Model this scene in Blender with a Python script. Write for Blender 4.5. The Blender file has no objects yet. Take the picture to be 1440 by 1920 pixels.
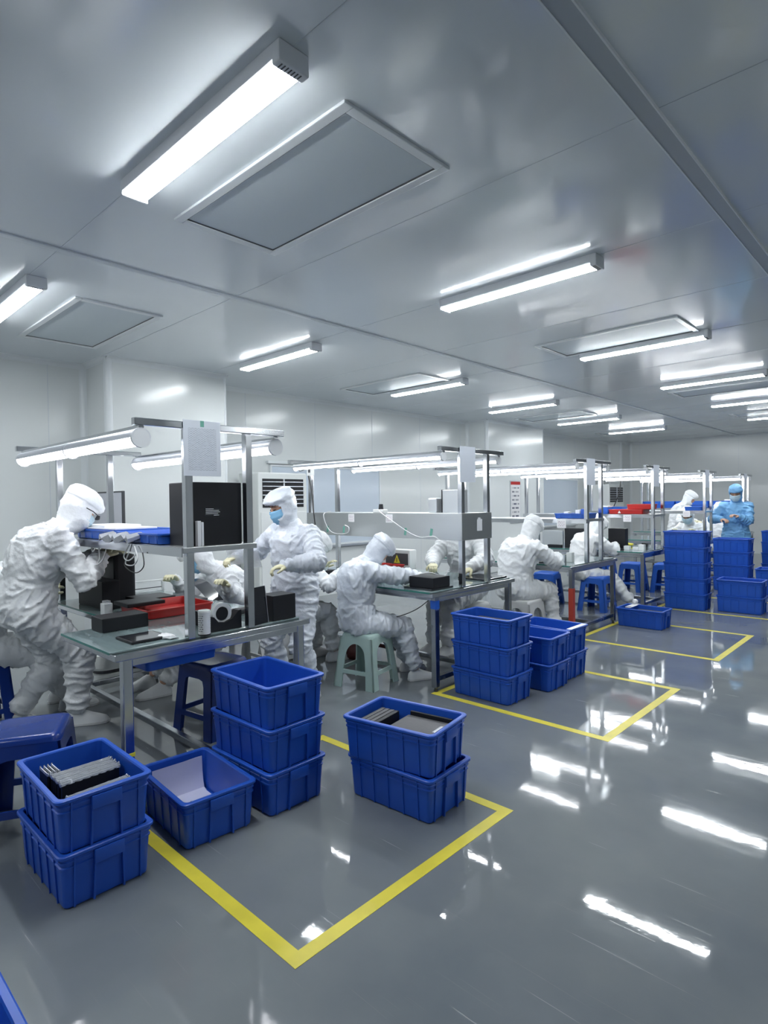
import bpy, bmesh, math, random
import numpy as np
from mathutils import Vector, Matrix, Euler, noise
from math import sin, cos, pi, radians, atan2, sqrt

random.seed(7)
S = bpy.context.scene
COL = S.collection

# ------------------------------------------------------------------ camera, world, exposure
CAM_H = 1.38
F_PX = 1117.26
YAW, PITCH, ROLL = 0.759852, -0.0181291, -0.0139346
cam_d = bpy.data.cameras.new('camera')
cam_d.sensor_fit = 'VERTICAL'; cam_d.sensor_height = 36.0
cam_d.lens = F_PX * 36.0 / 1920.0
cam_d.clip_start = 0.05; cam_d.clip_end = 100
cam = bpy.data.objects.new('camera', cam_d); COL.objects.link(cam)
_f = Vector((-sin(YAW)*cos(PITCH), cos(YAW)*cos(PITCH), sin(PITCH)))
_r = Vector((cos(YAW), sin(YAW), 0)); _u = _r.cross(_f)
_R = cos(ROLL)*_r + sin(ROLL)*_u; _U = -sin(ROLL)*_r + cos(ROLL)*_u
cam.matrix_world = Matrix(((_R.x,_U.x,-_f.x,0),(_R.y,_U.y,-_f.y,0),(_R.z,_U.z,-_f.z,CAM_H),(0,0,0,1)))
S.camera = cam
W = bpy.data.worlds.new('world'); S.world = W; W.use_nodes = True
W.node_tree.nodes['Background'].inputs[0].default_value = (0.75,0.82,0.92,1)
W.node_tree.nodes['Background'].inputs[1].default_value = 0.15
S.view_settings.view_transform = 'Standard'; S.view_settings.look = 'None'
S.view_settings.gamma = 1.0; S.view_settings.use_curve_mapping = False
S.view_settings.exposure = 2.1
LAMP_CEIL = 15.0       # emission of the ceiling battens
LAMP_TUBE = 6.0       # emission of the bench tubes
S.cycles.use_denoising = True
S.cycles.max_bounces = 8; S.cycles.diffuse_bounces = 4; S.cycles.glossy_bounces = 4
S.cycles.transmission_bounces = 6; S.cycles.transparent_max_bounces = 8
S.cycles.sample_clamp_indirect = 6.0
S.cycles.caustics_reflective = False; S.cycles.caustics_refractive = False

# ------------------------------------------------------------------ materials
def mat(name, col, rough=0.5, metal=0.0, spec=0.5, emit=None, estr=0.0, bump=0.0, bscale=30.0,
        rvar=0.0, rscale=8.0, cvar=0.0, cscale=4.0, trans=0.0, ior=1.5, alpha=1.0, coat=0.0, sheen=0.0, stretch=None, bdist=0.002):
    m = bpy.data.materials.new(name); m.use_nodes = True
    nt = m.node_tree; b = nt.nodes['Principled BSDF']
    b.inputs['Base Color'].default_value = (*col, 1)
    b.inputs['Roughness'].default_value = rough
    b.inputs['Metallic'].default_value = metal
    b.inputs['Specular IOR Level'].default_value = spec
    b.inputs['IOR'].default_value = ior
    b.inputs['Transmission Weight'].default_value = trans
    b.inputs['Alpha'].default_value = alpha
    b.inputs['Coat Weight'].default_value = coat
    b.inputs['Sheen Weight'].default_value = sheen
    if emit:
        b.inputs['Emission Color'].default_value = (*emit, 1)
        b.inputs['Emission Strength'].default_value = estr
    tc = None
    def coords():
        nonlocal tc
        if tc is None:
            t = nt.nodes.new('ShaderNodeTexCoord')
            mp = nt.nodes.new('ShaderNodeMapping')
            nt.links.new(t.outputs['Object'], mp.inputs[0])
            if stretch: mp.inputs['Scale'].default_value = stretch
            tc = mp
        return tc.outputs[0]
    if bump:
        n = nt.nodes.new('ShaderNodeTexNoise'); n.inputs['Scale'].default_value = bscale; n.inputs['Detail'].default_value = 4
        bp = nt.nodes.new('ShaderNodeBump'); bp.inputs['Strength'].default_value = bump; bp.inputs['Distance'].default_value = bdist
        nt.links.new(coords(), n.inputs['Vector']); nt.links.new(n.outputs[0], bp.inputs['Height'])
        nt.links.new(bp.outputs[0], b.inputs['Normal'])
    if rvar:
        n = nt.nodes.new('ShaderNodeTexNoise'); n.inputs['Scale'].default_value = rscale; n.inputs['Detail'].default_value = 5
        mr = nt.nodes.new('ShaderNodeMapRange'); mr.inputs[3].default_value = max(0.02, rough-rvar); mr.inputs[4].default_value = rough+rvar
        mr.inputs[1].default_value = 0.3; mr.inputs[2].default_value = 0.7
        nt.links.new(coords(), n.inputs['Vector']); nt.links.new(n.outputs[0], mr.inputs[0]); nt.links.new(mr.outputs[0], b.inputs['Roughness'])
    if cvar:
        n = nt.nodes.new('ShaderNodeTexNoise'); n.inputs['Scale'].default_value = cscale; n.inputs['Detail'].default_value = 5
        mr = nt.nodes.new('ShaderNodeMapRange'); mr.inputs[3].default_value = 1-cvar; mr.inputs[4].default_value = 1+cvar
        mr.inputs[1].default_value = 0.3; mr.inputs[2].default_value = 0.7
        mx = nt.nodes.new('ShaderNodeVectorMath'); mx.operation = 'SCALE'; mx.inputs[0].default_value = col
        nt.links.new(coords(), n.inputs['Vector']); nt.links.new(n.outputs[0], mr.inputs[0])
        nt.links.new(mr.outputs[0], mx.inputs['Scale']); nt.links.new(mx.outputs[0], b.inputs['Base Color'])
    return m

M = {}
M['ceiling'] = mat('ceiling_panel', (0.72,0.765,0.80), 0.14, spec=0.85, bump=0.012, bscale=1.2, rvar=0.05, rscale=2)
M['wall'] = mat('wall_panel', (0.74,0.765,0.765), 0.19, spec=0.5, bump=0.02, bscale=1.2)
M['trim'] = mat('trim_white', (0.74,0.77,0.79), 0.3)
M['seam'] = mat('panel_seam', (0.62,0.66,0.70), 0.4)
M['strip'] = mat('ceiling_strip', (0.40,0.44,0.48), 0.35)
M['steel'] = mat('stainless_steel', (0.62,0.64,0.67), 0.17, metal=1.0, rvar=0.06, rscale=6, bump=0.03, bscale=6)
M['steel_dark'] = mat('steel_leg', (0.42,0.44,0.47), 0.22, metal=1.0, rvar=0.06)
M['steel_sheet'] = mat('brushed_sheet', (0.60,0.62,0.63), 0.34, metal=1.0, rvar=0.05, stretch=(1,1,14), bump=0.03, bscale=9)
M['alu'] = mat('lamp_housing', (0.66,0.68,0.74), 0.35, metal=0.6)
M['lamp_white'] = mat('lamp_white_body', (0.75,0.77,0.80), 0.4)
M['glass'] = mat('table_glass', (0.24,0.32,0.33), 0.07, spec=0.6, coat=0.5, cvar=0.15, cscale=3, stretch=(1,5,1))
M['glass_edge'] = mat('glass_edge', (0.05,0.22,0.19), 0.1)
M['white'] = mat('white_plastic', (0.78,0.80,0.80), 0.38)
M['white_app'] = mat('white_cabinet', (0.76,0.78,0.77), 0.35)
M['black'] = mat('black_matte', (0.013,0.014,0.018), 0.45, spec=0.35)
M['black_gloss'] = mat('black_gloss', (0.018,0.020,0.026), 0.10, coat=0.4)
M['dark'] = mat('dark_grey', (0.06,0.063,0.07), 0.5)
M['greyb'] = mat('grey_tablet', (0.055,0.055,0.06), 0.45, bump=0.3, bscale=60)
M['blue'] = mat('blue_crate_plastic', (0.016,0.092,0.50), 0.36, spec=0.45, bump=0.04, bscale=60, cvar=0.06, cscale=7)
M['blue2'] = mat('blue_tray_plastic', (0.02,0.11,0.52), 0.36)
M['blue_stool'] = mat('blue_stool_plastic', (0.008,0.035,0.22), 0.22, bump=0.03, bscale=40)
M['green_stool'] = mat('pale_green_plastic', (0.45,0.60,0.56), 0.32)
M['grey_stool'] = mat('light_grey_plastic', (0.62,0.63,0.63), 0.34)
M['red'] = mat('red_plastic', (0.50,0.022,0.02), 0.34)
M['yellow'] = mat('yellow_tape', (0.72,0.62,0.055), 0.34, cvar=0.08, cscale=9, bump=0.1, bscale=25)
M['yellow_far'] = M['yellow']
M['paper'] = mat('paper', (0.82,0.83,0.86), 0.6)
M['lilac'] = mat('liner_paper', (0.70,0.70,0.86), 0.55, bump=0.3, bscale=8, bdist=0.01)
M['poly'] = mat('clear_polybag', (0.80,0.84,0.88), 0.08, spec=0.9, alpha=0.35, bump=0.9, bscale=40, bdist=0.01)
M['sleeve'] = mat('silvery_polybag', (0.50,0.52,0.56), 0.16, metal=0.35, bump=0.5, bscale=60, bdist=0.004)
M['suit'] = mat('white_coverall', (0.80,0.82,0.84), 0.5, sheen=0.2, bump=0.55, bscale=22, bdist=0.012)
M['suit_film'] = mat('white_film_coverall', (0.72,0.76,0.83), 0.30, spec=0.6, bump=0.6, bscale=20, bdist=0.012)
M['suit_blue'] = mat('light_blue_coverall', (0.20,0.46,0.78), 0.5, bump=0.55, bscale=20, bdist=0.012)
M['glove'] = mat('cream_latex', (0.72,0.68,0.46), 0.42, bump=0.3, bscale=60)
M['skin'] = mat('skin', (0.62,0.36,0.25), 0.5)
M['skin_hand'] = mat('skin_hand', (0.62,0.38,0.27), 0.5)
M['mask'] = mat('blue_face_mask', (0.24,0.50,0.74), 0.6, bump=0.3, bscale=30)
M['mask_w'] = mat('pale_face_mask', (0.50,0.66,0.76), 0.6)
M['hair'] = mat('dark_hair', (0.02,0.017,0.015), 0.4)
M['shoe'] = mat('white_shoe', (0.70,0.72,0.73), 0.5)
M['teal_tape'] = mat('teal_tape', (0.16,0.42,0.34), 0.4)
M['red_tape'] = mat('red_tape', (0.42,0.05,0.03), 0.4)
M['yellow_paint'] = mat('yellow_sign', (0.80,0.72,0.05), 0.5)
M['cord_w'] = mat('white_cord', (0.78,0.79,0.80), 0.4)
M['cord_b'] = mat('black_cord', (0.02,0.02,0.022), 0.4)
M['board'] = mat('whiteboard', (0.62,0.69,0.78), 0.2, spec=0.5)
M['filter'] = mat('filter_mesh', (0.60,0.66,0.70), 0.5, bump=0.5, bscale=400)
M['screen'] = mat('pale_panel', (0.55,0.56,0.62), 0.3)
M['alu_frame'] = mat('aluminium_frame', (0.60,0.63,0.66), 0.35, metal=0.7)
M['diffuser'] = mat('lit_diffuser', (0.9,0.9,0.9), 0.5, emit=(0.93,0.98,1.0), estr=LAMP_CEIL)
M['tube'] = mat('lit_tube', (0.9,0.9,0.9), 0.5, emit=(0.96,0.98,1.0), estr=LAMP_TUBE)
M['tube_fat'] = mat('lit_wide_tube', (0.9,0.9,0.9), 0.5, emit=(0.94,0.95,1.0), estr=LAMP_TUBE*.42)
M['foam'] = mat('white_foam', (0.8,0.81,0.83), 0.7)
M['brown'] = mat('maroon_bag', (0.13,0.035,0.03), 0.5)

def printed(name, base, ink, sx, sy, axes='YZ'):
    """paper with rows of small print (brick pattern in the sheet's own plane)"""
    m = bpy.data.materials.new(name); m.use_nodes = True; nt = m.node_tree; b = nt.nodes['Principled BSDF']
    t = nt.nodes.new('ShaderNodeTexCoord'); sp = nt.nodes.new('ShaderNodeSeparateXYZ'); cb = nt.nodes.new('ShaderNodeCombineXYZ')
    nt.links.new(t.outputs['Generated'], sp.inputs[0])
    nt.links.new(sp.outputs[axes[0]], cb.inputs[0]); nt.links.new(sp.outputs[axes[1]], cb.inputs[1])
    mp = nt.nodes.new('ShaderNodeMapping'); mp.inputs['Scale'].default_value = (sx, sy, 1); nt.links.new(cb.outputs[0], mp.inputs[0])
    br = nt.nodes.new('ShaderNodeTexBrick'); br.inputs['Scale'].default_value = 1.0
    br.inputs['Color1'].default_value = (*ink,1); br.inputs['Color2'].default_value = (*[0.5*(i+j) for i,j in zip(ink,base)],1)
    br.inputs['Mortar'].default_value = (*base,1); br.inputs['Mortar Size'].default_value = 0.16; br.inputs['Brick Width'].default_value = 1.3; br.inputs['Row Height'].default_value = 0.5
    nt.links.new(mp.outputs[0], br.inputs['Vector'])
    # keep the margins blank
    def inside(out, lo, hi):
        a = nt.nodes.new('ShaderNodeMath'); a.operation='GREATER_THAN'; a.inputs[1].default_value=lo
        c = nt.nodes.new('ShaderNodeMath'); c.operation='LESS_THAN'; c.inputs[1].default_value=hi
        mu = nt.nodes.new('ShaderNodeMath'); mu.operation='MULTIPLY'
        nt.links.new(out,a.inputs[0]); nt.links.new(out,c.inputs[0]); nt.links.new(a.outputs[0],mu.inputs[0]); nt.links.new(c.outputs[0],mu.inputs[1]); return mu.outputs[0]
    i1 = inside(sp.outputs[axes[0]],0.12,0.88); i2 = inside(sp.outputs[axes[1]],0.10,0.86)
    mu = nt.nodes.new('ShaderNodeMath'); mu.operation='MULTIPLY'; nt.links.new(i1,mu.inputs[0]); nt.links.new(i2,mu.inputs[1])
    mx = nt.nodes.new('ShaderNodeMix'); mx.data_type='RGBA'
    mx.inputs[6].default_value=(*base,1); nt.links.new(mu.outputs[0],mx.inputs[0]); nt.links.new(br.outputs[0],mx.inputs[7])
    nt.links.new(mx.outputs[2], b.inputs['Base Color']); b.inputs['Roughness'].default_value = 0.35
    return m
M['sheet'] = printed('printed_sheet', (0.72,0.76,0.84), (0.26,0.29,0.36), 16, 26)
M['sheet_far'] = mat('plain_sheet', (0.66,0.70,0.78), 0.35)
M['tag_print'] = printed('printed_tag', (0.80,0.80,0.82), (0.35,0.22,0.30), 5, 3, 'XZ')
M['bottle_print'] = printed('printed_bottle', (0.80,0.82,0.82), (0.05,0.05,0.06), 6, 5, 'XZ')
M['poster_print'] = printed('printed_poster', (0.80,0.79,0.80), (0.10,0.11,0.16), 3, 5, 'YZ')

def floor_material():
    m = bpy.data.materials.new('grey_epoxy'); m.use_nodes = True; nt = m.node_tree; b = nt.nodes['Principled BSDF']
    t = nt.nodes.new('ShaderNodeTexCoord')
    n1 = nt.nodes.new('ShaderNodeTexNoise'); n1.inputs['Scale'].default_value = 1.1; n1.inputs['Detail'].default_value = 6
    cr = nt.nodes.new('ShaderNodeValToRGB'); cr.color_ramp.elements[0].position=0.32; cr.color_ramp.elements[1].position=0.7
    cr.color_ramp.elements[0].color=(0.138,0.158,0.178,1); cr.color_ramp.elements[1].color=(0.222,0.240,0.246,1)
    nt.links.new(t.outputs['Object'], n1.inputs['Vector']); nt.links.new(n1.outputs[0], cr.inputs[0])
    # scuffs: thin pale scratches
    def scratch(rot, sx, sy, seed, lo):
        mp = nt.nodes.new('ShaderNodeMapping'); mp.inputs['Rotation'].default_value=(0,0,rot); mp.inputs['Scale'].default_value=(sx,sy,1); mp.inputs['Location'].default_value=(seed,seed*2,0)
        n = nt.nodes.new('ShaderNodeTexNoise'); n.inputs['Scale'].default_value=1.0; n.inputs['Detail'].default_value=2; n.inputs['Distortion'].default_value=0.5
        nt.links.new(t.outputs['Object'], mp.inputs[0]); nt.links.new(mp.outputs[0], n.inputs['Vector'])
        r = nt.nodes.new('ShaderNodeMapRange'); r.inputs[1].default_value=lo; r.inputs[2].default_value=lo+0.08
        nt.links.new(n.outputs[0], r.inputs[0]); return r.outputs[0]
    s1 = scratch(0.6, 2.2, 90, 3.0, 0.685); s2 = scratch(2.1, 2.6, 110, 9.0, 0.695); s3 = scratch(1.3, 1.8, 80, 5.0, 0.70)
    a = nt.nodes.new('ShaderNodeMath'); a.operation='MAXIMUM'; nt.links.new(s1,a.inputs[0]); nt.links.new(s2,a.inputs[1])
    a2 = nt.nodes.new('ShaderNodeMath'); a2.operation='MAXIMUM'; nt.links.new(a.outputs[0],a2.inputs[0]); nt.links.new(s3,a2.inputs[1])
    mx = nt.nodes.new('ShaderNodeMix'); mx.data_type='RGBA'; mx.inputs[7].default_value=(0.22,0.23,0.24,1)
    sc = nt.nodes.new('ShaderNodeMath'); sc.operation='MULTIPLY'; sc.inputs[1].default_value=0.5; nt.links.new(a2.outputs[0],sc.inputs[0])
    nt.links.new(sc.outputs[0], mx.inputs[0]); nt.links.new(cr.outputs[0], mx.inputs[6]); nt.links.new(mx.outputs[2], b.inputs['Base Color'])
    n2 = nt.nodes.new('ShaderNodeTexNoise'); n2.inputs['Scale'].default_value=0.9; n2.inputs['Detail'].default_value=8; nt.links.new(t.outputs['Object'], n2.inputs['Vector'])
    r2 = nt.nodes.new('ShaderNodeMapRange'); r2.inputs[1].default_value=0.35; r2.inputs[2].default_value=0.68; r2.inputs[3].default_value=0.02; r2.inputs[4].default_value=0.075
    nt.links.new(n2.outputs[0], r2.inputs[0])
    ad = nt.nodes.new('ShaderNodeMath'); ad.operation='MULTIPLY_ADD'; ad.inputs[1].default_value=0.25; nt.links.new(a2.outputs[0],ad.inputs[0]); nt.links.new(r2.outputs[0],ad.inputs[2])
    nt.links.new(ad.outputs[0], b.inputs['Roughness'])
    n3 = nt.nodes.new('ShaderNodeTexNoise'); n3.inputs['Scale'].default_value=4.5; n3.inputs['Detail'].default_value=5; nt.links.new(t.outputs['Object'], n3.inputs['Vector'])
    bp = nt.nodes.new('ShaderNodeBump'); bp.inputs['Strength'].default_value=0.10; bp.inputs['Distance'].default_value=0.006
    nt.links.new(n3.outputs[0], bp.inputs['Height']); nt.links.new(bp.outputs[0], b.inputs['Normal'])
    b.inputs['IOR'].default_value=1.5; b.inputs['Coat Weight'].default_value=0.0; b.inputs['Coat Roughness'].default_value=0.05
    return m
M['floor'] = floor_material()

# ------------------------------------------------------------------ mesh helpers
def V(*a): return Vector(a)

class MB:
    def __init__(s): s.v=[]; s.f=[]; s.m=[]; s.mi=0
    def add(s, vs, fs):
        o=len(s.v); s.v += [tuple(v) for v in vs]; s.f += [tuple(i+o for i in f) for f in fs]; s.m += [s.mi]*len(fs); return s
    def box(s, x0,y0,z0,x1,y1,z1, ch=0.0, T=None):
        """axis box, optionally chamfered, optionally transformed by matrix T"""
        if x0>x1: x0,x1=x1,x0
        if y0>y1: y0,y1=y1,y0
        if z0>z1: z0,z1=z1,z0
        if ch<=0:
            vs=[(x,y,z) for z in (z0,z1) for y in (y0,y1) for x in (x0,x1)]
            fs=[(0,2,3,1),(4,5,7,6),(0,1,5,4),(2,6,7,3),(0,4,6,2),(1,3,7,5)]
        else:
            c=min(ch,(x1-x0)*.45,(y1-y0)*.45,(z1-z0)*.45)
            bm=bmesh.new(); bmesh.ops.create_cube(bm,size=1.0)
            for v in bm.verts:
                v.co=Vector(((x0+x1)/2+v.co.x*(x1-x0),(y0+y1)/2+v.co.y*(y1-y0),(z0+z1)/2+v.co.z*(z1-z0)))
            bmesh.ops.bevel(bm,geom=bm.edges[:],offset=c,segments=2,profile=.6,affect='EDGES')
            bm.verts.index_update(); vs=[v.co.copy() for v in bm.verts]; fs=[tuple(v.index for v in f.verts) for f in bm.faces]; bm.free()
        if T is not None: vs=[T@Vector(v) for v in vs]
        return s.add(vs,fs)
    def loft(s, rings, cap=True, closed=False):
        n=len(rings[0]); vs=[v for r in rings for v in r]; fs=[]
        for i in range(len(rings)-1):
            for j in range(n):
                k=(j+1)%n; fs.append((i*n+j,i*n+k,(i+1)*n+k,(i+1)*n+j))
        if cap: fs.append(tuple(range(n-1,-1,-1))); fs.append(tuple((len(rings)-1)*n+j for j in range(n)))
        return s.add(vs,fs)
    def tube(s, pts, r, n=8, cap=True, flat=1.0):
        pts=[Vector(p) for p in pts]; rs=r if isinstance(r,(list,tuple)) else [r]*len(pts)
        rings=[]; up=None
        for i,p in enumerate(pts):
            d=(pts[min(i+1,len(pts)-1)]-pts[max(i-1,0)])
            if d.length<1e-9: d=Vector((0,0,1))
            d.normalize()
            if up is None: up=Vector((0,0,1)) if abs(d.z)<.9 else Vector((0,1,0))
            a=d.cross(up)
            if a.length<1e-4: a=d.orthogonal()
            a.normalize(); b=a.cross(d); up=b
            rings.append([p+a*cos(2*pi*k/n)*rs[i]+b*sin(2*pi*k/n)*rs[i]*flat for k in range(n)])
        return s.loft(rings,cap)
    def sphere(s, c, r, nu=12, nv=8, T=None):
        r=r if isinstance(r,(list,tuple)) else (r,r,r); c=Vector(c); vs=[]; fs=[]
        vs.append(Vector((0,0,-r[2])))
        for i in range(1,nv):
            ph=-pi/2+pi*i/nv
            for j in range(nu): th=2*pi*j/nu; vs.append(Vector((r[0]*cos(ph)*cos(th),r[1]*cos(ph)*sin(th),r[2]*sin(ph))))
        vs.append(Vector((0,0,r[2])))
        for j in range(nu): fs.append((0,1+(j+1)%nu,1+j)); fs.append((len(vs)-1,1+(nv-2)*nu+j,1+(nv-2)*nu+(j+1)%nu))
        for i in range(nv-2):
            for j in range(nu): k=(j+1)%nu; fs.append((1+i*nu+j,1+i*nu+k,1+(i+1)*nu+k,1+(i+1)*nu+j))
        if T is not None: vs=[T@v for v in vs]
        return s.add([v+c for v in vs],fs)
    def cyl(s, c0, c1, r0, r1=None, n=20): return s.tube([c0,c1],[r0,r0 if r1 is None else r1],n)
    def plate(s, quad, t=0.001):
        """thin slab from a quad (4 points, outward order)"""
        q=[Vector(p) for p in quad]; nrm=(q[1]-q[0]).cross(q[3]-q[0]).normalized()*t
        return s.loft([q,[p+nrm for p in q]])
    def mesh(s, name, mats, smooth=False, angle=35):
        me=bpy.data.meshes.new(name); me.from_pydata(s.v,[],s.f)
        for m_ in (mats if isinstance(mats,(list,tuple)) else [mats]): me.materials.append(m_)
        me.polygons.foreach_set('material_index', s.m)
        bm=bmesh.new(); bm.from_mesh(me); bmesh.ops.recalc_face_normals(bm,faces=bm.faces[:]); bm.to_mesh(me); bm.free()
        if smooth:
            me.polygons.foreach_set('use_smooth',[True]*len(me.polygons))
            me.set_sharp_from_angle(angle=radians(angle))
        me.update(); return me
    def obj(s, name, mats, parent=None, smooth=False, angle=35, loc=None):
        o=bpy.data.objects.new(name, s.mesh(name,mats,smooth,angle)); COL.objects.link(o)
        if parent is not None: o.parent=parent
        if loc is not None: o.location=loc
        return o

def tag(o, label=None, cat=None, group=None, kind=None):
    if label: o['label']=label
    if cat: o['category']=cat
    if group: o['group']=group
    if kind: o['kind']=kind
    return o
def empty(name, loc=(0,0,0), rz=0.0, label=None, cat=None, group=None):
    o=bpy.data.objects.new(name,None); COL.objects.link(o); o.location=loc; o.rotation_euler=(0,0,rz); o.empty_display_size=.1
    return tag(o,label,cat,group)
def copy_tree(o, parent=None):
    c=o.copy(); COL.objects.link(c)
    if parent is not None: c.parent=parent
    for ch in list(o.children): copy_tree(ch,c)
    return c
def structure(name, mb, m, **k): return tag(mb.obj(name,m,**k),kind='structure')
def Rz(a): return Matrix.Rotation(a,4,'Z')
def TR(loc, rz=0, rx=0, ry=0): return Matrix.Translation(loc) @ Euler((rx,ry,rz)).to_matrix().to_4x4()

# ------------------------------------------------------------------ room
X_BACK, Y_END, Z_C = -6.7, 16.5, 2.87
X_R, Y_N = 6.0, -5.0
structure('floor', MB().box(X_BACK-.2,Y_N-.2,-.12,X_R+.2,Y_END+.2,0), M['floor'])
structure('ceiling', MB().box(X_BACK-.2,Y_N-.2,Z_C,X_R+.2,Y_END+.2,Z_C+.12), M['ceiling'])
structure('wall_back', MB().box(X_BACK-.12,Y_N-.2,0,X_BACK,Y_END+.2,Z_C), M['wall'])
structure('wall_end', MB().box(X_BACK,Y_END,0,X_R,Y_END+.12,Z_C), M['wall'])
structure('wall_right', MB().box(X_R,Y_N,0,X_R+.12,Y_END,Z_C), M['wall'])
structure('wall_near', MB().box(X_BACK,Y_N-.12,0,X_R,Y_N,Z_C), M['wall'])
PIL = [(-6.13,2.44,3.80),(-6.25,9.38,11.5),(-6.35,15.9,16.5)]
for i,(xf,y0,y1) in enumerate(PIL):
    structure('pillar_%d'%(i+1), MB().box(X_BACK,y0,0,xf,y1,Z_C,.012), M['wall'])
# coves: white quarter-round trim where wall and ceiling meet and up the corners
def cove(mb, a, b, n1, n2, r=.05):
    """concave quarter round from a to b; n1,n2 the directions into the room"""
    a,b,n1,n2=map(Vector,(a,b,n1,n2)); prof=[Vector((0,0,0))]
    pts=[n1*r*(1-sin(t))+n2*r*(1-cos(t)) for t in [pi/2*k/5 for k in range(6)]]
    ring=[Vector((0,0,0))]+pts
    mb.loft([[a+p for p in ring],[b+p for p in ring]])
mb=MB(); segs=[]; y=Y_N
for xf,y0,y1 in PIL:
    cove(mb,(X_BACK,y,Z_C),(X_BACK,y0,Z_C),(1,0,0),(0,0,-1)); cove(mb,(xf,y0,Z_C),(xf,y1,Z_C),(1,0,0),(0,0,-1))
    cove(mb,(X_BACK,y0,Z_C),(xf,y0,Z_C),(0,-1,0),(0,0,-1)); y=y1
    cove(mb,(X_BACK,y0,0),(X_BACK,y0,Z_C),(1,0,0),(0,-1,0),.055)
    if y1<16: cove(mb,(X_BACK,y1,Z_C),(xf,y1,Z_C),(0,1,0),(0,0,-1)); cove(mb,(X_BACK,y1,0),(X_BACK,y1,Z_C),(1,0,0),(0,1,0),.055)
cove(mb,(-6.35,Y_END,Z_C),(X_R,Y_END,Z_C),(0,-1,0),(0,0,-1)); cove(mb,(-6.35,Y_END,0),(-6.35,Y_END,Z_C),(1,0,0),(0,-1,0),.05)
structure('trim_1', mb, M['trim'], smooth=True)
mb=MB()                                  # rounded white corner posts on the pillars
for xf,y0,y1 in PIL:
    mb.tube([(xf-.028,y0+.028,0),(xf-.028,y0+.028,Z_C)],.042,14)
    if y1<16: mb.tube([(xf-.012,y1-.012,0),(xf-.012,y1-.012,Z_C)],.02,12)
structure('trim_2', mb, M['trim'], smooth=True)
mb=MB()                                  # wall panel joints
for y in [Y_N+1.18*k for k in range(19)]:
    if not any(y0-.05<y<y1+.05 for _,y0,y1 in PIL): mb.box(X_BACK,y-.003,0,X_BACK+.0015,y+.003,Z_C)
for x in [X_BACK+1.18*k+.6 for k in range(10)]: mb.box(x-.003,Y_END-.0015,0,x+.003,Y_END,Z_C)
structure('trim_3', mb, M['seam'])
mb=MB()                                  # thin ceiling joints between panels
for k in range(-4,14):
    y=1.245+1.17*k+(0.0); mb.box(X_BACK,y-.0035,Z_C-.0015,X_R,y+.0035,Z_C)
structure('trim_4', mb, M['seam'])
structure('trim_5', MB().box(-3.775,Y_N,Z_C-.010,-3.725,Y_END,Z_C,.003), M['seam'])
structure('trim_6', MB().box(-.885,Y_N,Z_C-.012,-.815,Y_END,Z_C), M['strip'])
structure('trim_7', MB().box(-.889,Y_N,Z_C-.015,-.883,Y_END,Z_C).box(-.817,Y_N,Z_C-.015,-.811,Y_END,Z_C), M['trim'])

# ceiling filters
def ceiling_filter(x0,x1,y0,y1,label):
    r=empty('ceiling_filter',((x0+x1)/2,(y0+y1)/2,Z_C),0,label,'air filter','filter units in the ceiling')
    hx,hy=(x1-x0)/2,(y1-y0)/2; w=.045; mb=MB()
    mb.box(-hx-w,-hy-w,-.014,hx+w,-hy,0,.004); mb.box(-hx-w,hy,-.014,hx+w,hy+w,0,.004)
    mb.box(-hx-w,-hy,-.014,-hx,hy,0,.004); mb.box(hx,-hy,-.014,hx+w,hy,0,.004)
    mb.obj('frame',M['trim'],r); MB().box(-hx,-hy,-.004,hx,hy,0).obj('mesh_panel',M['filter'],r)
    mb=MB(); e=.006
    mb.box(-hx,-hy,-.008,hx,-hy+e,-.004); mb.box(-hx,hy-e,-.008,hx,hy,-.004); mb.box(-hx,-hy,-.008,-hx+e,hy,-.004); mb.box(hx-e,-hy,-.008,hx,hy,-.004)
    mb.obj('gasket',M['dark'],r)
ceiling_filter(-2.89,-1.67,1.575,2.125,'large white framed air filter beside the nearest ceiling light')
ceiling_filter(-5.83,-4.56,1.64,2.205,'white framed ceiling air filter above the first workbench by the pillar')
ceiling_filter(-2.89,-1.67,5.28,5.83,'ceiling air filter just before the second light strip from the aisle row')
ceiling_filter(-5.80,-4.52,5.38,5.93,'ceiling air filter in front of the light near the plain back wall')
ceiling_filter(-2.87,-1.70,9.0,9.52,'ceiling air filter beyond the third light strip over the aisle')
ceiling_filter(-5.79,-4.57,9.7,10.25,'ceiling air filter close to the second wall pillar')
ceiling_filter(-2.86,-1.68,12.15,12.70,'far ceiling air filter over the aisle near the end wall')
ceiling_filter(-5.85,-4.6,13.3,13.8,'far ceiling air filter near the back corner of the room')

# ceiling lamps
def ceiling_light():
    r=empty('ceiling_light'); L=.595
    mb=MB()
    prof=[(-.060,0),(-.060,-.050),(-.052,-.056),(.052,-.056),(.060,-.050),(.060,0)]
    mb.loft([[V(-L,a,b) for a,b in prof],[V(L,a,b) for a,b in prof]]); mb.obj('housing',M['lamp_white'],r)
    prof=[(-.052,-.056),(-.049,-.064),(-.038,-.070),(.038,-.070),(.049,-.064),(.052,-.056)]
    mb=MB(); mb.loft([[V(-L+.012,a,b) for a,b in prof],[V(L-.028,a,b) for a,b in prof]]); mb.obj('diffuser',M['diffuser'],r)
    for sx in (-1,1):
        x0,x1=(L-.028,L+.012) if sx>0 else (-L-.004,-L+.012)
        mb=MB().box(x0,-.062,-.072,x1,.062,0,.006)
        cp=mb.obj('end_cap',M['lamp_white'],r)
        mb=MB()
        for k in range(7): mb.box(x0+.006,-.045+k*.013,-.0735,x0+.03,-.041+k*.013,-.0715)
        if sx>0: mb.obj('vent_slot',M['dark'],cp)
    return r
CL=ceiling_light()
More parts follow.
